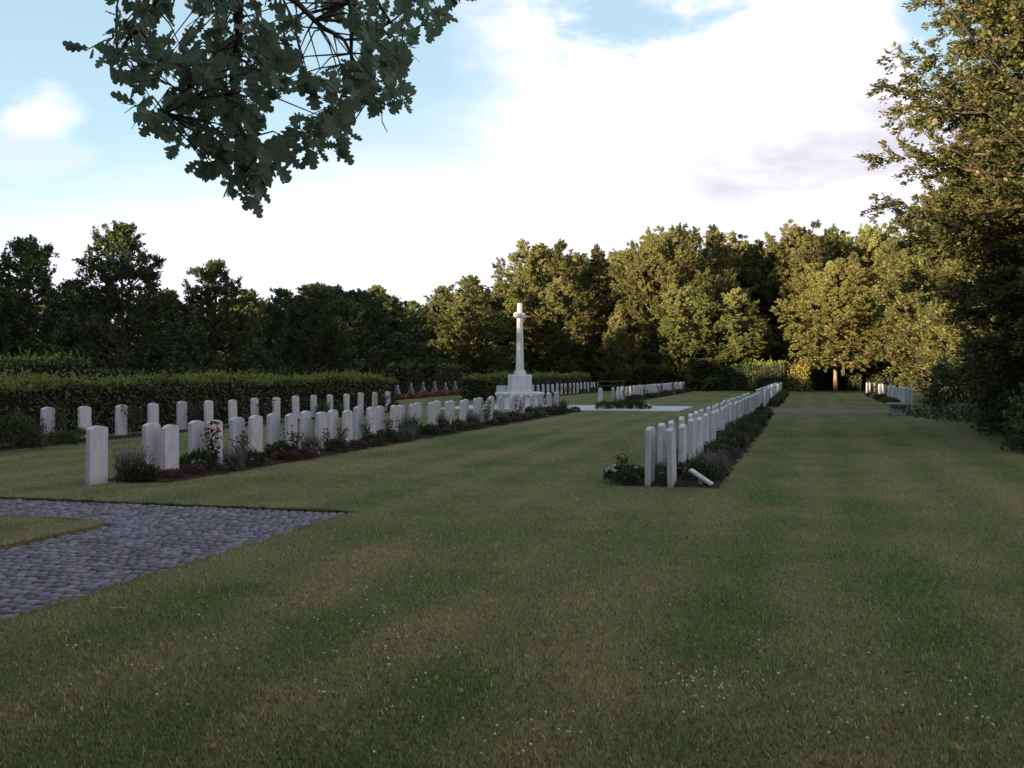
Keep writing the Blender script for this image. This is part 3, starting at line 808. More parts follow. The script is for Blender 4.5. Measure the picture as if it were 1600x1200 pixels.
# stone bench by the gravel path
bn = empty('stone_bench', ab(3.35, 41.2) + (0,), ANG, 'low stone bench with a brown slab seat on pale supports', 'bench')
m = MB(); m.box(-.36, .36, -.95, .95, .33, .43, .012); link('seat', m.mesh('seat'), M['benchtop'], bn)
for yy in (-.72, .62):
    m = MB(); m.box(-.24, .24, yy, yy + .14, -.05, .328, .006); link('leg', m.mesh('leg'), M['greystone'], bn)

# wooden rail fence far behind
fr = empty('rail_fence', px(955, HOR, 83) * np.array((1, 1, 0)), 0, 'low dark wooden rail fence in the hedge gap behind the far stones', 'fence')
for zz in (.45, .80):
    m = MB(); m.box(-1.15, 1.15, -.03, .03, zz, zz + .11, .008); link('rail', m.mesh('rail'), M['wood'], fr)
for xx in (-1.0, 1.0):
    m = MB(); m.box(xx - .05, xx + .05, .032, .13, -.05, .98, .01); link('post', m.mesh('post'), M['wood'], fr)

# tilted white plaque on its stake beside the right bed
q = px(1096, HOR, 14.35)
pl = empty('grave_plaque', (q[0], q[1], 0), ANG + R_(-8), 'small white tilted plaque on the grass at the near end of the right row', 'plaque')
Rm = Matrix.Rotation(R_(32), 4, 'Y')
m = MB(); m.box(-.185, .185, -.08, .08, -.015, .015, .004); me = m.mesh('plate'); me.transform(Matrix.Translation((0, 0, .13)) @ Rm); link('plate', me, M['stone'], pl)
m = MB()
for k, (x0, x1) in enumerate(((-.10, .05), (-.06, .09), (-.09, .02), (.02, .13))):
    m.box(x0, x1, -.05 + k * .028, -.036 + k * .028, .0145, .0165)
me = m.mesh('lettering'); me.transform(Matrix.Translation((0, 0, .13)) @ Rm); link('lettering', me, M['plaque_text'], pl)
m = MB(); m.box(-.03, .03, -.03, .03, -.08, .115); link('stake', m.mesh('stake'), M['greystone'], pl)


# ------------------------------------------------------------------ bed plants
def blob_leaves(r, n, rx, ry, rz, L, spiky=0.5):
    v = norm(r.normal(0, 1, (n, 3))); v[:, 2] = np.abs(v[:, 2]); rad = r.uniform(0.45, 1.0, (n, 1)) ** 0.5
    lump = 1 + 0.18 * np.sin(v[:, :1] * 7 + 1) * np.cos(v[:, 1:2] * 6)
    P = v * rad * lump * np.array((rx, ry, rz)); P[:, 2] += 0.02
    ax = norm(v + r.normal(0, spiky, (n, 3)) + np.array((0, 0, .3)))
    LL = L * r.uniform(.7, 1.3, n)
    return P, ax, r.normal(0, 1, (n, 3)) + v, LL


def proto_cushion(seed, mat, flowers=None, rx=.30, rz=.24, n=900):
    r = np.random.default_rng(seed); P, ax, nm, L = blob_leaves(r, n, rx, rx * 1.1, rz, .055)
    parts = [('foliage', leaf_mesh('foliage', leaf_arrays(P, ax, nm, L, L * .5)), M[mat])]
    if flowers:
        k = 14; v = norm(r.normal(0, 1, (k, 3))); v[:, 2] = np.abs(v[:, 2]) * 1.2 + .2; P = v * np.array((rx, rx * 1.1, rz)) * 1.02
        V = [leaf_arrays(P, norm(r.normal(0, 1, P.shape)), v + r.normal(0, .5, P.shape), .05, .045) for _ in range(5)]
        parts.append(('flowers', leaf_mesh('flowers', np.concatenate(V)), M[flowers]))
    return parts


def proto_spiky(seed, mat, flower, n=170, h=.42, rx=.26):
    r = np.random.default_rng(seed); base = r.normal(0, .09, (n, 3)); base[:, 2] = .02
    d = norm(np.column_stack([r.normal(0, .42, n), r.normal(0, .42, n), np.ones(n)])); L = h * r.uniform(.6, 1.15, n)
    V = [leaf_arrays(base, d, r.normal(0, 1, (n, 3)), L, .012 + .006 * r.random(n), .02)]
    P, ax, nm, LL = blob_leaves(r, 350, rx * .8, rx * .8, h * .5, .06); V.append(leaf_arrays(P, ax, nm, LL, LL * .3))
    parts = [('foliage', leaf_mesh('foliage', np.concatenate(V)), M[mat])]
    if flower:
        k = 46; idx = r.choice(n, k, False); V = []
        for q in range(6):
            P = base[idx] + d[idx] * (L[idx] * (.82 + .06 * q))[:, None]; V.append(leaf_arrays(P, norm(d[idx] + r.normal(0, .9, (k, 3))), r.normal(0, 1, (k, 3)), .03, .018))
        parts.append(('flowers', leaf_mesh('flowers', np.concatenate(V)), M[flower]))
    return parts


def proto_rose(seed, petal, h=.62, nst=6, nfl=6):
    r = np.random.default_rng(seed); m = MB(); Pl = []; parts = []; tips = []
    for k in range(nst):
        az = k * 2.4 + r.uniform(-.4, .4); sp = r.uniform(.05, .22); top = np.array((math.cos(az) * sp, math.sin(az) * sp, h * r.uniform(.75, 1.1)))
        mid = top * .5 + np.array((r.normal(0, .03), r.normal(0, .03), 0)); m.tube([(0.02 * math.cos(az), .02 * math.sin(az), -.03), mid, top], [.007, .006, .004], 5); tips.append(top)
        t = r.uniform(.25, .98, 26)[:, None]; Pl.append(np.where(t < .5, mid * t * 2, mid + (top - mid) * (t - .5) * 2) + r.normal(0, .035, (26, 3)))
    parts.append(('stems', m.mesh('stems'), M['stem'])); P = np.concatenate(Pl)
    L = .065 * r.uniform(.7, 1.2, len(P)); parts.append(('foliage', leaf_mesh('foliage', leaf_arrays(P, norm(r.normal(0, 1, P.shape)), r.normal(0, .6, P.shape) + np.array((0, 0, 1)), L, L * .65)), M['rose_leaf']))
    for k in range(min(nfl, nst)):
        V = []
        for ring, (cnt, ln, el) in enumerate(((7, .055, .35), (6, .046, .85), (5, .034, 1.25))):
            az = np.arange(cnt) * 6.283 / cnt + ring; d = np.column_stack([np.cos(az) * math.cos(el), np.sin(az) * math.cos(el), np.full(cnt, math.sin(el))])
            V.append(leaf_arrays(np.tile(tips[k], (cnt, 1)), d, np.tile((0, 0, 1.0), (cnt, 1)), ln, ln * .95, .2))
        parts.append(('flower', leaf_mesh('flower', np.concatenate(V)), M[petal]))
    return parts


def proto_iris(seed, h=.5):
    r = np.random.default_rng(seed); n = 60; base = r.normal(0, .07, (n, 3)); base[:, 2] = 0
    d = norm(np.column_stack([r.normal(0, .22, n), r.normal(0, .22, n), np.ones(n)])); L = h * r.uniform(.55, 1.1, n)
    return [('foliage', leaf_mesh('foliage', leaf_arrays(base, d, r.normal(0, 1, (n, 3)), L, .03, .03)), M['iris'])]


PR = {
    'cushion': ('cushion_shrub', 'dark cushion shrub', proto_cushion(51, 'cushion', rx=.33, rz=.30, n=1300)),
    'heather': ('heather', 'reddish heather tuft', proto_cushion(52, 'heather', 'crimson', .28, .17)),
    'pinkflower': ('bedding_plant', 'low pink-flowered plant', proto_cushion(53, 'cushion', 'pink', .24, .20, 600)),
    'lavender': ('lavender', 'grey-green lavender', proto_spiky(54, 'greyleaf', 'violet')),
    'grassy': ('tufted_plant', 'tall tufted plant', proto_spiky(55, 'iris', None, 220, .48, .26)),
    'redrose': ('rose_bush', 'red-flowered rose', proto_rose(56, 'red')),
    'darkrose': ('rose_bush', 'crimson rose', proto_rose(57, 'crimson', .68, 6, 5)),
    'pinkrose': ('rose_bush', 'pink rose', proto_rose(58, 'pink', .6, 6, 4)),
    'iris': ('iris', 'sword-leaved clump', proto_iris(59)),
    'whitef': ('bedding_plant', 'small white-flowered plant', proto_cushion(60, 'cushion', 'whitepetal', .2, .14, 450)),
    'bush': ('dark_shrub', 'bushy green shrub', proto_cushion(61, 'cushion', rx=.5, rz=.55, n=2600)),
}
for _n, (_a, _b, prts) in PR.items():
    for nm_, me_, mt_ in prts: me_.materials.append(mt_)
rp = random.Random(9)
used = {}


def plant(kindname, a, bb_, where, s=1.0, z=0.03, xy=None):
    nm_, desc, prts = PR[kindname]; x, y = xy if xy else ab(a, bb_)
    lab = '%s %s' % (desc, where)
    e = empty(nm_, (x, y, z), rp.uniform(0, 6.28), lab, 'plant', 'plants in the flower beds')
    k = s * rp.uniform(.85, 1.15); e.scale = (k, k, k * rp.uniform(.9, 1.1))
    for pn, me_, mt_ in prts:
        c_ = link(pn, me_, None, e)
        if pn == 'flowers': c_['kind'] = 'stuff'


seqA = ['cushion', 'redrose', 'cushion', 'lavender', 'pinkrose', 'pinkrose', 'heather', 'grassy', 'heather', 'iris', 'pinkflower', 'lavender', 'darkrose', 'cushion', 'heather', 'darkrose', 'cushion', 'grassy', 'heather', 'lavender', 'grassy', 'pinkflower']
seqA2 = ['heather', 'cushion', 'heather', 'pinkflower', 'cushion', 'cushion', 'cushion', 'heather', 'cushion', 'cushion', 'cushion', 'heather', 'heather', 'lavender', 'heather', 'cushion', 'heather', 'pinkflower', 'cushion', 'cushion', 'heather', 'heather']
for k in range(21):
    b0 = 13.72 + 1.275 * k
    plant(seqA[k], -9.30 + rp.uniform(-.05, .05), b0 + .62, 'after the %s front stone of the left double row' % ORD[k], 1.0)
    plant(seqA2[k], -9.02 + rp.uniform(-.06, .1), b0 + rp.uniform(-.15, .35), 'at the foot of the %s front stone, left double row' % ORD[k], .68)
    if k % 2 == 0: plant(rp.choice(['cushion', 'heather', 'lavender']), -8.92 + rp.uniform(-.05, .1), b0 + rp.uniform(.7, 1.0), 'on the lawn edge past the %s front stone, left double row' % ORD[k], .7)
for a_, b_, kn_, w_, s_ in ((-9.05, 14.35, 'redrose', 'in front of the second front stone, left double row', 1.0), (-9.0, 16.9, 'pinkrose', 'in front of the third and fourth front stones, left double row', .8),
        (-9.0, 18.2, 'redrose', 'in front of the fourth front stone, left double row', .8), (-9.05, 21.5, 'pinkrose', 'in front of the seventh front stone, left double row', .95), (-9.0, 22.9, 'pinkrose', 'in front of the eighth front stone, left double row', .8)):
    plant(kn_, a_, b_, w_, s_)
plant('heather', -9.35, 13.0, 'between the lone first stone and the next pair, left double row', .9)
plant('lavender', -9.6, 13.05, 'just behind the lone first stone of the left double row', 1.1)
plant('heather', -9.1, 13.25, 'on bare soil at the near end of the left double row', .7)
plant('cushion', -9.35, 12.85, 'beside the lone first stone of the left double row', .9)
seqR = ['cushion', 'grassy', 'pinkflower', 'cushion', 'cushion', 'bush', 'cushion', 'bush', 'grassy', 'cushion', 'bush', 'cushion', 'heather', 'cushion', 'heather', 'cushion', 'heather', 'heather', 'cushion', 'cushion', 'heather', 'cushion']
for k in range(21):
    b0 = 14.45 + 1.315 * k
    plant(seqR[k], -1.55 + rp.uniform(-.05, .05), b0 + .70, 'past the %s right-hand stone of the right double row' % ORD[k], .82 if seqR[k] != 'bush' else .75)
    if k % 3 != 2: plant(rp.choice(['cushion', 'cushion', 'heather', 'lavender']), -1.36 + rp.uniform(-.05, .05), b0 + rp.uniform(.2, .5) + (.75 if k == 0 else 0), 'at the lawn edge by the %s right-hand stone, right double row' % ORD[k], .62)
for a_, b_, kn, w, s in ((-2.02, 14.95, 'bush', 'between the two nearest stones of the right double row', .45), (-2.52, 14.62, 'pinkrose', 'left of the nearest stone of the right double row', .75),
                        (-2.45, 14.40, 'cushion', 'at the left foot of the nearest stone, right double row', .6), (-2.48, 15.0, 'pinkflower', 'second left of the nearest stone, right double row', .8),
                        (-2.62, 14.75, 'whitef', 'farthest left by the nearest stone of the right double row', 1.0),
                        (-1.28, 15.45, 'lavender', 'above the tilted white plaque', .85)):
    plant(kn, a_, b_, w, s)
for k, kn in ((0, 'darkrose'), (2, 'darkrose'), (4, 'darkrose'), (7, 'pinkrose'), (10, 'iris'), (11, 'iris'), (14, 'pinkrose'), (15, 'cushion')):
    plant(kn, -15.95, 19.05 + 1.29 * k + .1, 'before the %s stone of the single row by the hedge' % ORD[k], 1.15)
plant('bush', -15.9, 18.2, 'left of the first stone of the single row by the hedge', .55); plant('cushion', -15.8, 19.6, 'right of the first stone, single row by the hedge', .9)
plant('bush', -15.6, 17.4, 'at the left edge of the picture before the hedge', 1.0); plant('cushion', -15.7, 18.9, 'at the foot of the first stone, single row by the hedge', 1.1)
for k, kn in ((5, 'cushion'), (8, 'redrose'), (9, 'redrose'), (10, 'redrose'), (13, 'cushion'), (3, 'cushion'), (16, 'cushion')):
    plant(kn, -15.9, 57.5 + 1.29 * k + .5, 'by the %s far stone under the hedge behind the cross' % ORD[k], 1.1)
for k in range(0, 23):
    plant(['redrose', 'heather', 'cushion', 'heather', 'pinkflower'][k % 5] if k else 'darkrose', -9.12, 53.4 + 1.31 * k + .5, 'by the %s stone of the rows beyond the white pavement' % ORD[k], 1.1)
for k in range(0, 20):
    plant(['cushion', 'bush', 'grassy', 'cushion'][k % 4], -1.42, 48.1 + 1.31 * k + .6, 'by the %s stone of the rows beyond the gravel path' % ORD[k], .9 if k % 4 != 1 else .6)
for k in range(0, 16):
    plant(['heather', 'cushion', 'heather'][k % 3], 4.08, 50.2 + 1.31 * k, 'left of the %s stone behind the stone bench' % ORD[k], 1.0, .04)
for k, (u, d, kn, s) in enumerate([(950, 44.2, 'iris', .7), (960, 43.6, 'cushion', 1.0), (968, 44.5, 'grassy', 1.0), (976, 43.4, 'bush', .6), (985, 44.0, 'iris', .6), (993, 43.2, 'cushion', 1.0), (1002, 43.6, 'grassy', .8), (1008, 43.1, 'whitef', 1.2), (943, 43.0, 'cushion', 1.0)]):
    q = px(u, HOR, d); plant(kn, 0, 0, 'in the pavement planting, %s of its patch from the left group' % ORD[k], s, .05, (q[0], q[1]))

# red begonia bedding in front of the pointed stones
r = np.random.default_rng(77); V = []; Vf = []
for i in range(900):
    t = r.random(); u = 612 + 125 * t; d = 58.5 + 20.5 * t ** 1.25 + r.uniform(-.8, 1.1); q = px(u, HOR, d); base = np.array((q[0], q[1], .03))
    k = 6; P = base + r.normal(0, .09, (k, 3)) * np.array((1, 1, .6)) + np.array((0, 0, .09)); V.append(leaf_arrays(P, norm(r.normal(0, 1, (k, 3)) + np.array((0, 0, .6))), r.normal(0, 1, (k, 3)), .11, .09))
    k = 3; P = base + r.normal(0, .10, (k, 3)) * np.array((1, 1, .5)) + np.array((0, 0, .15)); Vf.append(leaf_arrays(P, norm(r.normal(0, 1, (k, 3))), r.normal(0, .6, (k, 3)) + np.array((0, -.5, 1)), .11, .10))
bd = empty('red_bedding', (0, 0, 0), 0, 'band of red bedding flowers below the pointed stones', 'flower bed'); bd['kind'] = 'stuff'
link('foliage', leaf_mesh('foliage', np.concatenate(V)), M['cushion'], bd); link('flowers', leaf_mesh('flowers', np.concatenate(Vf)), M['bedding_red'], bd)

# ground cover and dark shrub under the big beech
r = np.random.default_rng(78); n = 9000
t = r.random(n); w = r.uniform(0, 1, n)
gx0 = np.interp(t, [0, .35, .7, 1], [14.6, 13.9, 12.0, 10.4]); gy0 = np.interp(t, [0, .35, .7, 1], [38.0, 30.5, 24.5, 19.8])
P = np.column_stack([gx0 + w * 4.5 + r.normal(0, .2, n), gy0 + w * 1.2, .03 + np.abs(r.normal(0, .11, n)) * (.4 + np.minimum(1, w * 3)) * 1.3])
L = .17 * r.uniform(.6, 1.2, n)
o = link('ground_cover', leaf_mesh('ground_cover', leaf_arrays(P, norm(r.normal(0, 1, (n, 3)) + np.array((0, 0, .5))), r.normal(0, .7, (n, 3)) + np.array((0, 0, 1)), L, L * .7)), M['bright_ground'])
tag(o, 'low green leafy ground cover under the right beech', 'ground cover', kind='stuff')


def big_shrub(x, y, rx, ry, h, n, L, label, seed, mat='dark_tree'):
    r = np.random.default_rng(seed); e = empty('dark_shrub', (x, y, 0), 0, label, 'shrub')
    P, ax, nm, LL = blob_leaves(r, n, rx, ry, h, L); link('foliage', leaf_mesh('foliage', leaf_arrays(P, ax, nm, LL, LL * .6)), M[mat], e)
    m = MB()
    for k in range(9):
        az = k * 2.4; m.tube([(0, 0, -.05), (math.cos(az) * rx * .3, math.sin(az) * ry * .3, h * .4), (math.cos(az) * rx * .6, math.sin(az) * ry * .6, h * .7)], [.03, .02, .008], 5)
    link('stems', m.mesh('stems'), M['bark'], e); return e


big_shrub(11.6, 20.3, 1.7, 1.7, 1.7, 9000, .10, 'dark shrub at the right edge under the beech', 81)
big_shrub(14.2, 26.0, 2.2, 1.8, 2.0, 8000, .12, 'shaded shrub beyond the dark one at the right edge', 82)
big_shrub(19.6, 44.0, 1.9, 1.6, 2.2, 5000, .14, 'arching dark shrub right of the stone bench', 83)

# ------------------------------------------------------------------ oak overhead
def oak_leaf_outline():
    pts = [(0, 0), (.035, .10), (.12, .16), (.16, .24), (.09, .30), (.10, .34), (.22, .40), (.25, .50), (.14, .53), (.15, .58), (.25, .66), (.25, .75), (.14, .76), (.14, .81), (.17, .90), (.10, .96), (0, 1.0)]
    return np.array(pts + [(-x, y) for x, y in pts[-2:0:-1]])


OUT = oak_leaf_outline(); NO = len(OUT)
# spine vertices so the blade can bend
def oak_leaves(P, ax, nm, L):
    ax = norm(ax); side = norm(np.cross(nm, ax)); nm = np.cross(ax, side); V = []; Fc = []
    half = NO // 2
    for i in range(len(P)):
        o_ = OUT.copy(); w_ = 1.15 + 0.3 * math.sin(i * 12.9898); curl = 0.10 * math.sin(i * 78.233)
        xy = o_ * np.array((w_, 1)) * L[i]; zz = (-np.abs(o_[:, 0]) * .25 + curl * o_[:, 1] ** 2) * L[i]
        V.append(P[i] + xy[:, :1] * side[i] + xy[:, 1:] * ax[i] + zz[:, None] * nm[i])
        n0 = i * NO
        for k in range(half):              # strips between the two sides
            l0, l1 = k, k + 1; r0, r1 = (NO - k) % NO, NO - k - 1
            if k == 0: Fc.append((n0, n0 + 1, n0 + NO - 1))
            elif k == half - 1: Fc.append((n0 + l0, n0 + half, n0 + r0))
            else: Fc.append((n0 + l0, n0 + l1, n0 + r1, n0 + r0))
    me = bpy.data.meshes.new('leaves'); V = np.concatenate(V)
    me.from_pydata([tuple(v) for v in V], [], Fc); me.update(); return me


ro = np.random.default_rng(91)
ok = empty('oak_tree', (-4.6, -0.4, 0), 0, 'oak whose lobed leafy branch hangs into the top left of the sky', 'tree')
OT = np.array((-4.6, -0.4, 0))
polys = [   # leafy masses of the hanging branch: photo pixels, then placed at 3.3-4.7 m
    ([(178, -60), (640, -60), (610, 25), (540, 55), (460, 45), (430, 80), (330, 75), (270, 60), (200, 45), (180, 20)], 56),
    ([(125, 78), (160, 45), (215, 60), (290, 70), (300, 110), (240, 135), (190, 150), (175, 110)], 20),
    ([(285, 60), (430, 65), (450, 100), (440, 135), (400, 165), (300, 165), (260, 130)], 36),
    ([(200, 160), (260, 150), (380, 150), (430, 165), (400, 215), (330, 235), (280, 235), (240, 200)], 27),
    ([(300, 225), (400, 205), (430, 250), (410, 320), (370, 325), (345, 280), (310, 255)], 28),
    ([(410, 225), (450, 195), (520, 165), (545, 205), (530, 240), (480, 240), (430, 262)], 20),
    ([(470, 115), (540, 100), (560, 60), (600, 25), (640, 30), (665, 75), (650, 105), (625, 115), (630, 165), (580, 170), (500, 165), (470, 140)], 40),
    ([(630, -60), (770, -60), (740, 5), (690, 45), (650, 30)], 17),
    ([(430, 90), (470, 80), (485, 130), (440, 140)], 4),
]


def inside(pt, pg):
    c = False; n = len(pg); j = n - 1
    for i in range(n):
        if (pg[i][1] > pt[1]) != (pg[j][1] > pt[1]) and pt[0] < (pg[j][0] - pg[i][0]) * (pt[1] - pg[i][1]) / (pg[j][1] - pg[i][1]) + pg[i][0]: c = not c
        j = i
    return c


mains = [  # main boughs (u, v, distance)
    [(300, -420, 2.6), (340, -200, 3.2), (380, -60, 3.7), (370, 60, 3.9), (360, 160, 4.0), (385, 240, 4.0), (385, 290, 4.0)],
    [(340, -200, 3.2), (270, -40, 3.6), (230, 40, 3.8), (180, 85, 3.9)],
    [(380, -60, 3.7), (480, 20, 3.9), (540, 70, 4.1), (560, 120, 4.2), (580, 150, 4.3)],
    [(340, -200, 3.2), (520, -120, 3.8), (640, -40, 4.2), (720, 0, 4.4)],
    [(520, -120, 3.8), (550, 0, 4.1), (552, 90, 4.2), (540, 150, 4.1), (500, 205, 4.1)],
    [(520, -120, 3.8), (600, 20, 4.2), (640, 90, 4.3)],
    [(370, 60, 3.9), (310, 120, 3.8), (260, 175, 3.7)],
]
mbk = MB(); allp = []
for mi, mp_ in enumerate(mains):
    pts = np.array([px(*q) for q in mp_]); s0 = np.linspace(0, 1, len(pts)); s1 = np.linspace(0, 1, len(pts) * 3)
    fine = np.column_stack([np.interp(s1, s0, pts[:, k]) for k in range(3)]) + ro.normal(0, .008, (len(s1), 3))
    r0 = .028 if mi == 0 else .014
    mbk.tube(fine - OT, [max(.003, r0 * (1 - .9 * t)) for t in s1], 6); allp.append(fine)
allp = np.concatenate(allp)
cents = []
for pg, n in polys:
    us = [p_[0] for p_ in pg]; vs = [p_[1] for p_ in pg]; k = 0; tries = 0; loc = []
    while k < n and tries < 4000:
        tries += 1; pt = (ro.uniform(min(us), max(us)), ro.uniform(min(vs), max(vs)))
        if not inside(pt, pg): continue
        if loc and min((pt[0] - q[0]) ** 2 + (pt[1] - q[1]) ** 2 for q in loc) < 12 ** 2 and tries < 3000: continue
        loc.append(pt); k += 1
    cents += [px(q[0], q[1], ro.uniform(3.4, 4.6)) for q in loc]
Pl, Al, Nl, Ll = [], [], [], []
camp = np.array((0, 0, CAMZ))
for c_ in cents:
    # attach to the nearest bough point, preferring points above
    dd = np.linalg.norm(allp - c_, axis=1) + np.where(allp[:, 2] < c_[2], .4, 0); q = allp[np.argmin(dd)]
    mid = (q + c_) / 2 + np.array((0, 0, .03)) + ro.normal(0, .015, 3)
    mbk.tube([q - OT, mid - OT, c_ - OT], [.0045, .003, .0018], 5)
    k = ro.integers(4, 8); tw = norm(c_ - mid)
    for j in range(k):
        a_ = norm(tw * .4 + ro.normal(0, .8, 3) + np.array((0, 0, -.25)))
        back = ro.uniform(0, .05); Pl.append(c_ - tw * back + a_ * .006); Al.append(a_)
        Nl.append(np.array((0, -.55, -.45)) + ro.normal(0, .45, 3)); Ll.append(ro.uniform(.055, .098))
Pl, Al, Nl, Ll = map(np.array, (Pl, Al, Nl, Ll))
GAPS = [[(468, 62), (500, 42), (548, 32), (562, 60), (550, 98), (490, 108), (468, 92)], [(424, 150), (458, 158), (455, 200), (415, 228), (412, 190)],
        [(255, 125), (285, 128), (275, 146), (245, 146)], [(640, 60), (720, 60), (720, 120), (668, 110)], [(150, 150), (196, 156), (180, 235), (120, 220)]]
MidL = Pl + norm(Al) * (Ll * .55)[:, None]
uvp = np.column_stack([800 + F * MidL[:, 0] / MidL[:, 1], HOR - F * (MidL[:, 2] - CAMZ) / MidL[:, 1]])
keepl = np.array([not any(inside(q_, g_) for g_ in GAPS) for q_ in uvp]); Pl, Al, Nl, Ll = Pl[keepl], Al[keepl], Nl[keepl], Ll[keepl]
# bare twigs with small buds at the left and the right tip
for (q0, q1) in (((228, 168), (190, 162)), ((215, 165), (196, 178)), ((208, 163), (200, 152)), ((597, 178), (598, 194)), ((598, 192), (606, 208))):
    mbk.tube([px(*q0, 3.8) - OT, px(*q1, 3.8) - OT], [.0022, .0012], 4)
link('branches', mbk.mesh('branches', True), M['bark'], ok)
link('leaves', oak_leaves(Pl - OT, Al, Nl, Ll), M['oak'], ok)


def above_frame(P):
    w_ = P + OT; y_ = np.maximum(w_[:, 1], .01)
    seen = (w_[:, 1] > 0) & (np.abs(w_[:, 0]) < .56 * y_ + .4) & (w_[:, 2] < CAMZ + .42 * y_ + .35)
    return (w_[:, 2] > 2.2) & ~seen


mb, lv = tree_parts(92, 10.0, 4.8, 3.4, 70, 0.16, 24, 8, 60, broad, trunk_r=.26, leafW=.62, mask=above_frame)
# the bough that carries the hanging branch
q = px(300, -420, 2.6) - OT; mb.tube([(0, 0, 2.9), (q[0] * .45, q[1] * .4, 3.35), tuple(q * np.array((.8, .8, 1)) + np.array((0, 0, .12))), tuple(q)], [.12, .08, .045, .03], 8)
keepme = mb.mesh('trunk', True)
link('trunk', keepme, M['bark'], ok); link('crown', leaf_mesh('crown', lv), M['oak'], ok)

# ------------------------------------------------------------------ grass, clover, fallen leaves
r = np.random.default_rng(101)
def on_lawn(x, y):
    a_ = x * Rv[0] + y * Rv[1]; b_ = x * Dv[0] + y * Dv[1]
    path = ((a_ < EA + .005) & (b_ < EB1 + .005) & ((a_ > IA - .0) | (b_ > EB0)))
    bed = ((a_ > -9.95) & (a_ < -8.8) & (b_ > 12.75)) | ((a_ > -2.5) & (a_ < -1.15) & (b_ > 14.25))
    return ~(path | bed)


n = 560000
d = 3.4 + 24.0 * r.random(n) ** 1.55
x = r.uniform(-.62, .62, n) * d; y = d
k = on_lawn(x, y); x, y = x[k], y[k]; n = len(x)
h = np.minimum(.018 * r.gamma(5, .2, n), .034); an = r.uniform(0, 6.283, n); ln = np.abs(r.normal(0, .55, n)); wd = .0038 * r.uniform(.7, 1.4, n)
base = np.column_stack([x, y, np.full(n, -.002)]); dr = np.column_stack([np.cos(an), np.sin(an), np.zeros(n)]); sd = np.column_stack([-np.sin(an), np.cos(an), np.zeros(n)])
tipv = base + dr * (h * ln)[:, None] + np.array((0, 0, 1)) * h[:, None]
V = np.stack([base - sd * wd[:, None], base + sd * wd[:, None], tipv], 1).reshape(-1, 3)
EV = []
for (p_, q_, nrm, cnt) in (((EA, -2), (EA, EB1), (-1, 0), 9000), ((-13, EB1), (EA, EB1), (0, -1), 7000), ((IA, 2), (IA, EB0 - .35), (1, 0), 4000), ((-13, EB0), (IA - .3, EB0), (0, 1), 5000)):
    t = r.random(cnt); a_ = p_[0] + (q_[0] - p_[0]) * t; b_ = p_[1] + (q_[1] - p_[1]) * t
    clump = .5 + .5 * np.sin(t * 90 + 3 * np.sin(t * 37)); out_ = (r.random(cnt) * .035 - .03) ; a_ = a_ + nrm[0] * out_; b_ = b_ + nrm[1] * out_
    bs = np.column_stack([a_ * Rv[0] + b_ * Dv[0], a_ * Rv[1] + b_ * Dv[1], np.full(cnt, -.012)])
    nd = np.array((nrm[0] * Rv[0] + nrm[1] * Dv[0], nrm[0] * Rv[1] + nrm[1] * Dv[1], 0)); hh = (.02 + .035 * r.random(cnt)) * (.6 + .6 * clump)
    tp_ = bs + (nd * r.uniform(.1, 1.0, cnt)[:, None] + r.normal(0, .35, (cnt, 3)) * np.array((1, 1, 0)) + np.array((0, 0, .8))) * hh[:, None]
    an_ = r.uniform(0, 6.283, cnt); sd_ = np.column_stack([-np.sin(an_), np.cos(an_), np.zeros(cnt)]) * .0042
    EV.append(np.stack([bs - sd_, bs + sd_, tp_], 1).reshape(-1, 3))
V = np.concatenate([V] + EV)
tag(link('grass', np_mesh('grass', V, np.arange(len(V)).reshape(-1, 3)), M['blades']), 'short mown grass of the lawn, green with dry patches', 'grass', kind='stuff')

# clover heads: small white globes on short stems
V = []; Fq = []; cn = 0
cl = [(1110, 1080, 70, 26), (1060, 1065, 40, 12), (1180, 1070, 60, 10), (590, 1010, 110, 26), (560, 950, 120, 14), (500, 1085, 40, 6), (700, 1120, 200, 18), (250, 1080, 60, 8), (120, 1025, 30, 5), (900, 870, 300, 18), (1300, 1110, 90, 12), (1330, 1000, 120, 8), (840, 1150, 60, 12), (1450, 1090, 90, 10), (1540, 1130, 60, 7), (640, 880, 120, 18), (480, 930, 110, 12), (1200, 930, 160, 10), (330, 1010, 90, 7)]
for (u0, v0, sp, cnt) in cl:
    for _ in range(cnt):
        u = u0 + r.normal(0, sp * .5); v = v0 + r.normal(0, sp * .3); v = min(1195, max(800, v)); dd = F * CAMZ / (v - HOR); xx = (u - 800) / F * dd
        if not on_lawn(np.array([xx]), np.array([dd]))[0]: continue
        rr = r.uniform(.0042, .008); c_ = np.array((xx, dd, r.uniform(.028, .045)))
        ring = [c_ + np.array((0, 0, -rr))] + [c_ + rr * np.array((math.cos(q * 1.0472) * math.cos(el), math.sin(q * 1.0472) * math.cos(el), math.sin(el))) for el in (-.3, .5) for q in range(6)] + [c_ + np.array((0, 0, rr))]
        n0 = len(V); V += ring
        for q in range(6):
            s_ = (q + 1) % 6; Fq += [(n0, n0 + 1 + s_, n0 + 1 + q), (n0 + 1 + q, n0 + 1 + s_, n0 + 7 + s_), (n0 + 1 + q, n0 + 7 + s_, n0 + 7 + q), (n0 + 7 + q, n0 + 7 + s_, n0 + 13)]
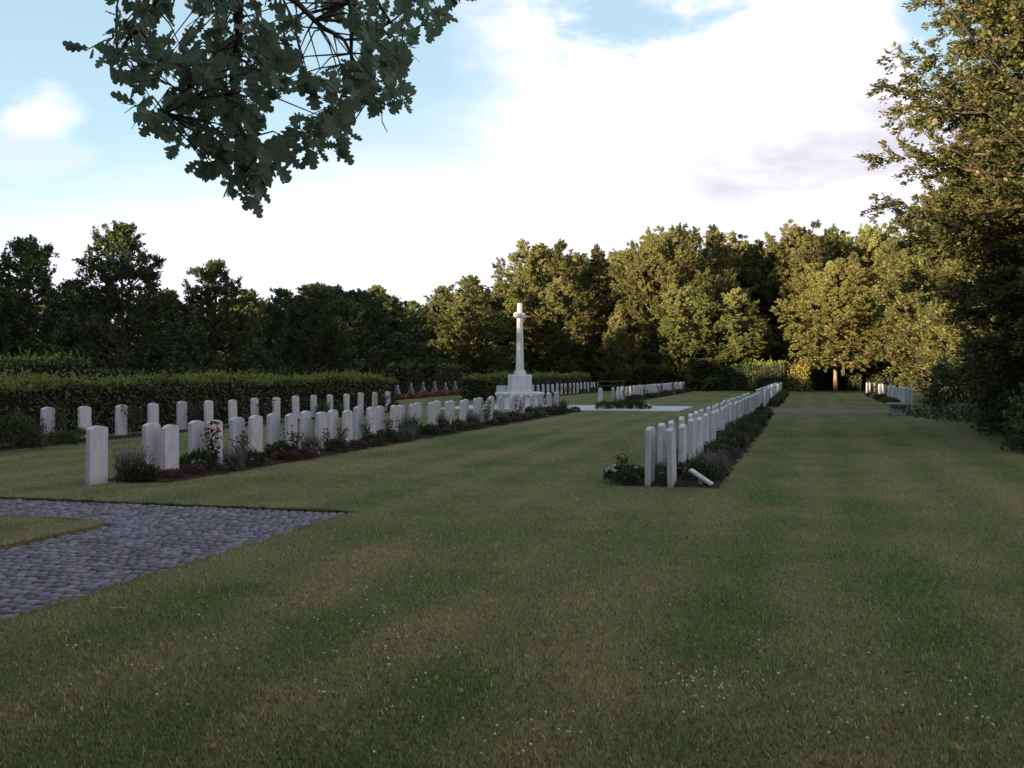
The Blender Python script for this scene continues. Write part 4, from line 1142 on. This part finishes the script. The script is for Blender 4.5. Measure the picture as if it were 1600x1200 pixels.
tag(link('clover_flowers', np_mesh('clover_flowers', np.array(V), np.array(Fq), True), M['whitepetal']), 'tiny white clover heads scattered over the lawn', 'clover', kind='stuff')

lm = []
for sd_ in range(3):
    rr = np.random.default_rng(200 + sd_); o_ = OUT[::2] * np.array((1.3, 1)); o_ = o_ - np.array((0, .5))
    vv = np.column_stack([o_ * .075, .012 * np.sin(o_[:, 0] * 9 + sd_) + .010 * o_[:, 1] ** 2 * 3]); vv = np.vstack([vv, [(0, 0, .008)]]); n_ = len(o_)
    vv *= .72; me = np_mesh('fallen_leaf', vv, np.array([(i, (i + 1) % n_, n_) for i in range(n_)]), True); me.materials.append(M['fallen']); lm.append(me)
FL = [(1195, 937), (927, 1018), (988, 1112), (1057, 1140), (1307, 1120), (1332, 1137), (1386, 1142), (1160, 1022), (1186, 1028), (1300, 1026), (1350, 1030), (1570, 1050), (965, 1125), (727, 1015), (125, 1118), (418, 1089), (150, 1062), (753, 1123), (766, 1142), (720, 1090), (680, 1070), (1200, 997), (1330, 1072), (1592, 1003), (1225, 1190), (1598, 1190), (400, 885), (855, 1018), (1015, 1090), (610, 1007), (650, 995), (1385, 1158), (1240, 975), (1355, 945), (1105, 870), (330, 1178), (620, 1180), (1500, 1180), (1420, 1060), (500, 1150)]
for (u, v) in FL:
    dd = F * CAMZ / (v - HOR); o = link('fallen_leaf', rp.choice(lm), None); o.location = ((u - 800) / F * dd, dd, .028)
    o.rotation_euler = (rp.uniform(-.5, .5), rp.uniform(-.5, .5), rp.uniform(0, 6.28)); o.scale = [rp.uniform(.55, .95)] * 3
    tag(o, 'small rust-brown fallen leaf lying on the mown lawn', 'fallen leaf', 'fallen leaves on the lawn')
m = MB(); m.tube([(-.05, 0, 0), (0, .004, .003), (.05, -.002, 0)], [.004, .005, .003], 6)
q = F * CAMZ / (958 - HOR); o = link('fallen_twig', m.mesh('fallen_twig'), M['twig']); o.location = ((183 - 800) / F * q, q, .03)
tag(o, 'pale broken twig on the grass beside the cobbled path', 'twig')
print('leaf quads big beech', len(e.children[1].data.polygons) if e.children and len(e.children) > 1 else 0, 'objects', len(bpy.data.objects))
